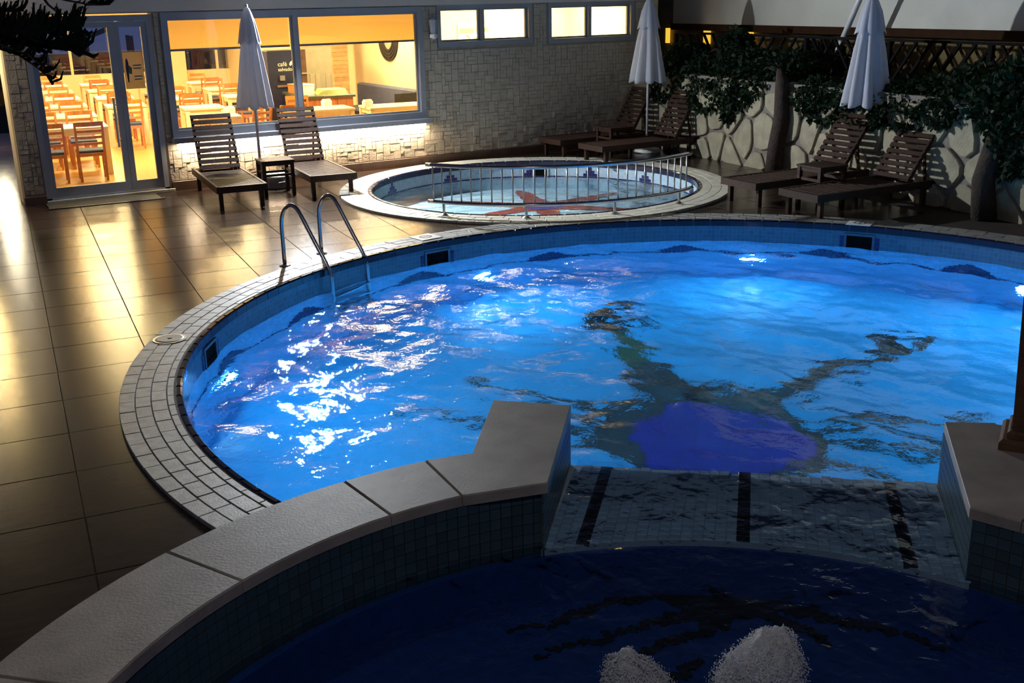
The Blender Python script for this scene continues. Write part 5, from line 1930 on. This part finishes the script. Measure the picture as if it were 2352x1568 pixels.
# shrubs on and before the wall
def shrub(label, x, y, blobs, trunk, seed, n=2600, leaf=0.075, front=0.0):
    rr = np.random.RandomState(seed)
    o = thing('shrub', label, 'shrub', (x, y, 0), 0, 'dark leafy shrubs along the stone wall')
    tot = sum(b[3] * b[4] for b in blobs)
    V, F = [], []
    for (bx, by, bz, rx, rz_) in blobs:
        m = int(n * rx * rz_ / tot)
        for _ in range(m * 3):
            if len(V) // 4 >= n * 1.0:
                break
            d = rr.normal(size=3)
            d /= np.linalg.norm(d)
            q = rr.uniform(0.45, 1.0) ** 0.6
            c_ = Vector((bx - x + d[0] * rx * q * 0.8, by - y + d[1] * rx * q, bz + d[2] * rz_ * q))
            c3 = Vector((c_.x + x - WO.x, c_.y + y - WO.y, 0))
            if c3.dot(UX) < -0.17 - front * max(0.0, c_.z - 0.5) or rr.uniform() > 0.34 + 0.0 * m:
                continue
            ax = Vector(rr.normal(size=3))
            ax.z -= 0.6
            ax.normalize()
            sd = ax.orthogonal().normalized()
            sd = Matrix.Rotation(rr.uniform(0, 6.28), 3, ax) @ sd
            L_ = leaf * rr.uniform(0.7, 1.4)
            w_ = L_ * 0.30
            k = len(V)
            nrm = ax.cross(sd)
            V += [tuple(c_), tuple(c_ + ax * L_ * 0.5 + sd * w_ + nrm * 0.006), tuple(c_ + ax * L_), tuple(c_ + ax * L_ * 0.5 - sd * w_ + nrm * 0.006)]
            F += [(k, k + 1, k + 2), (k, k + 2, k + 3)]
    mb_ = MB()
    mb_.v, mb_.f = V, F
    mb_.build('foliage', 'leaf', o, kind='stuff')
    P = [(p[0] - x, p[1] - y, p[2]) for p in trunk[0]]
    MB().tube(P, trunk[1], 10).build('trunk', 'bark', o, smooth=True)
    r2 = random.Random(seed)
    top = Vector(P[-1])
    for b in blobs[:4]:
        e = Vector((b[0] - x, b[1] - y, b[2]))
        mid = top.lerp(e, 0.5) + Vector((r2.uniform(-0.05, 0.05), 0, 0.08))
        MB().tube([P[-2], tuple(top), tuple(mid), tuple(e)], [0.03, 0.025, 0.016, 0.006], 6).build('branch', 'bark', o, smooth=True)
    return o


def wq(s_, t_, z):
    p = wp(s_, t_, z)
    return (p.x, p.y, p.z)


tr1 = wq(-0.62, -0.18, 0.0)
shrub('leafy shrub with a dark trunk against the stone wall left of the right umbrella', tr1[0], tr1[1],
      [(*wq(0.3, 0.1, 1.30), 0.50, 0.33), (*wq(1.1, 0.3, 1.25), 0.5, 0.42), (*wq(-0.3, 0.3, 1.55), 0.5, 0.25), (*wq(0.8, 0.3, 1.60), 0.5, 0.22), (*wq(1.9, 0.3, 1.25), 0.5, 0.40), (*wq(0.75, -0.02, 0.85), 0.20, 0.25), (*wq(1.4, -0.05, 1.0), 0.45, 0.25), (*wq(0.5, 0.0, 1.05), 0.35, 0.22), (*wq(-0.1, 1.0, 1.6), 0.5, 0.3), (*wq(2.6, 0.0, 1.2), 0.5, 0.4)],
      ([tr1, wq(-0.60, -0.15, 0.4), wq(-0.66, -0.12, 0.85), wq(-0.6, -0.10, 1.35), wq(-0.4, 0.0, 1.55)], [0.14, 0.125, 0.12, 0.10, 0.04]), 31, 11000, 0.085)
tr2 = wq(-4.55, -0.16, 0.0)
shrub('large leafy shrub with a dark trunk at the right edge of the photo', tr2[0], tr2[1],
      [(*wq(-4.6, 0.05, 1.35), 0.55, 0.42), (*wq(-3.9, 0.3, 1.45), 0.5, 0.30), (*wq(-5.3, 0.0, 1.30), 0.6, 0.5), (*wq(-4.75, -0.1, 0.9), 0.30, 0.40), (*wq(-5.9, 0.1, 1.3), 0.6, 0.5), (*wq(-3.3, 0.4, 1.40), 0.45, 0.22), (*wq(-4.9, -0.1, 1.55), 0.5, 0.35), (*wq(-5.3, -0.1, 0.85), 0.35, 0.4)],
      ([tr2, wq(-4.5, -0.18, 0.45), wq(-4.58, -0.14, 0.9), wq(-4.6, 0.0, 1.3), wq(-4.5, 0.1, 1.5)], [0.15, 0.13, 0.12, 0.09, 0.04]), 32, 11000, 0.09, 0.25)
tr3 = wq(-2.5, 0.75, 1.2)
shrub('low leafy hedge plant on the wall top behind the right umbrella', tr3[0], tr3[1],
      [(*wq(-2.0, 0.25, 1.22), 0.55, 0.26), (*wq(-1.2, 0.15, 1.18), 0.45, 0.28), (*wq(-2.8, 0.35, 1.30), 0.5, 0.24), (*wq(-2.3, 0.0, 1.02), 0.5, 0.18), (*wq(-1.5, 0.0, 1.02), 0.40, 0.20), (*wq(-2.9, 0.0, 1.05), 0.45, 0.18), (*wq(-3.6, 0.1, 1.15), 0.45, 0.22)],
      ([tr3, wq(-2.5, 0.7, 1.3), wq(-2.45, 0.6, 1.4), wq(-2.4, 0.5, 1.45)], [0.03, 0.03, 0.025, 0.01]), 33, 7500, 0.085)
tr4 = wq(2.7, 0.8, 1.2)
shrub('leafy shrub in the dark corner beside the middle umbrella', tr4[0], tr4[1],
      [(*wq(2.6, 0.4, 1.45), 0.5, 0.4), (*wq(1.5, 0.6, 1.75), 0.35, 0.30), (*wq(3.2, 0.5, 1.3), 0.4, 0.35)],
      ([tr4, wq(2.7, 0.7, 1.3), wq(2.65, 0.6, 1.4), wq(2.6, 0.5, 1.5)], [0.03, 0.03, 0.025, 0.01]), 34, 7000, 0.085)

# post with base block on the right part of the hot tub wall
_pr = Matrix.Rotation(0.55, 3, 'Z')
MB().box(-0.17, 0.17, -0.17, 0.17, PFLOOR, CAPZ - 0.05, R=_pr, o=(4.43, 2.69, 0)).build('post_pier', 'tubgrout', tub, 'world')
MB().box(-0.185, 0.185, -0.185, 0.185, CAPZ - 0.05, CAPZ - 0.001, R=_pr, o=(4.43, 2.69, 0), bev=0.006).build('cap_stone', 'cap', tub, 'world')
ps = thing('brown_post', 'rusty brown post on a base block on the right part of the hot tub wall', 'post', (4.43, 2.69, CAPZ), 0.55)
MB().beam((0, 0, 0.05), (-0.185, 0.09, 2.6), 0.2, 0.2, up=(0, 1, 0)).build('shaft', 'rust', ps)
MB().box(-0.15, 0.15, -0.15, 0.15, 0.0, 0.05, bev=0.015).build('base_block', 'rust', ps)
MB().box(-0.12, 0.12, -0.12, 0.12, 0.05, 0.085, bev=0.01).build('moulding', 'rust', ps)

jet('water_jet', 'white frothing water jet in the hot tub, the larger right one', 2.36, 2.33, 0.145, 0.225, (0.07, -0.03), 3)
jet('water_jet', 'white frothing water jet in the hot tub, the smaller left one', 2.03, 2.53, 0.115, 0.150, (-0.05, 0.04), 8)

# ------------------------------------------------------------------ CONIFER AT THE UPPER LEFT
cf = thing('conifer', 'dark conifer whose needled branches hang in at the upper left corner', 'tree', (-1.3, 6.6, 0))
MB().tube([(0, 0, 0), (0.03, 0, 1.5), (0, 0.02, 3.0), (0.02, 0, 5.2)], [0.13, 0.12, 0.10, 0.05], 12).build('trunk', 'bark', cf, smooth=True)
PO = Vector((1.04, 6.68, 2.48))
PXR = Vector((0.855, -0.517, -0.02))
PXU = Vector((0.17, 0.25, 0.95))
PXD = PXR.cross(PXU)
S_ = 6.62 / FPX


def pv(px, py_, d=0.0):
    return PO + PXR * ((px - 100) * S_) + PXU * (-(py_ - 70) * S_) + PXD * d - Vector(cf.location)


def sprig(path, side, n, ln, rad, seed, dens=26):
    rr = random.Random(seed)
    P = [pv(*p) for p in path]
    MB().tube(P, [0.009 - 0.006 * i / (len(P) - 1) for i in range(len(P))], 7).build('branch', 'bark', cf, smooth=True)
    mb_ = MB()
    for k in range(n):
        t = (k + rr.random()) / n * (len(P) - 1)
        i = min(int(t), len(P) - 2)
        a = P[i].lerp(P[i + 1], t - i)
        along = (P[i + 1] - P[i]).normalized()
        L_ = ln * rr.uniform(0.6, 1.2) * S_
        up = (PXU * rr.uniform(0.5, 1.0) * (1 if rr.random() < side else -0.7) + along * rr.uniform(0.3, 1.0) + PXD * rr.uniform(-0.7, 0.7)).normalized()
        c1 = a + up * L_ * 0.5 + along * 0.15 * L_
        c2 = a + up * L_ * 0.8 + along * 0.1 * L_ + PXU * 0.28 * L_
        q = [a, a.lerp(c1, 0.5), c1, c2]
        mb_.tube(q, [rad * 1.1, rad * 1.45, rad * 1.25, rad * 0.5], 6)
        # short overlapping needles round the twig
        for m in range(dens):
            tt = rr.random() * 2.99
            ii = int(tt)
            o_ = q[ii].lerp(q[ii + 1], tt - ii)
            dd = (q[ii + 1] - q[ii]).normalized()
            sd = Matrix.Rotation(rr.uniform(0, 6.28), 3, dd) @ dd.orthogonal()
            tip = o_ + dd * 0.018 + sd * (rad + 0.008)
            w = dd.cross(sd) * 0.0022
            mb_.add([o_ + w, o_ - w, tip], [(0, 1, 2)])
    mb_.build('needles', 'needle', cf, kind='stuff')


sprig([(-190, 40, 0.1), (-60, 60, 0.05), (40, 75, 0), (120, 72, 0), (165, 68, 0)], 0.95, 90, 52, 0.0085, 1)
sprig([(-150, 70, -0.1), (-20, 90, -0.06), (70, 98, -0.05), (140, 108, -0.03), (178, 112, 0)], 0.85, 90, 50, 0.0085, 2)
sprig([(-60, 55, 0.05), (0, 80, 0.1), (60, 85, 0.12), (110, 88, 0.1)], 0.7, 80, 44, 0.0085, 3)
sprig([(-80, 88, 0.05), (0, 106, 0.02), (50, 122, 0), (90, 150, 0), (122, 178, 0)], 0.9, 26, 34, 0.0055, 4, 14)
sprig([(-40, 100, 0.1), (30, 112, 0.1), (80, 128, 0.08), (118, 160, 0.05)], 0.9, 22, 34, 0.0055, 5, 14)
sprig([(60, -30, 0.0), (110, -2, 0), (150, 8, 0), (192, 16, 0), (238, 17, 0)], 1.0, 3, 14, 0.003, 6, 8)
sprig([(190, 16, 0), (205, 16, 0), (222, 17, 0), (240, 16, 0)], 1.0, 12, 24, 0.005, 7, 16)
sprig([(-30, -10, 0.1), (30, 10, 0.1), (60, 4, 0.1), (80, -30, 0.1)], 0.9, 2, 20, 0.003, 8, 8)
sprig([(70, -30, -0.1), (95, 5, -0.1), (118, 24, -0.1), (136, 44, -0.1)], 0.9, 3, 14, 0.003, 9, 6)
sprig([(-120, 20, 0.08), (-30, 30, 0.05), (10, 34, 0.02), (60, 30, 0)], 0.95, 26, 34, 0.006, 10, 16)
sprig([(-120, 50, -0.1), (-20, 62, -0.1), (60, 66, -0.1), (140, 50, -0.1)], 0.95, 70, 40, 0.0085, 11)
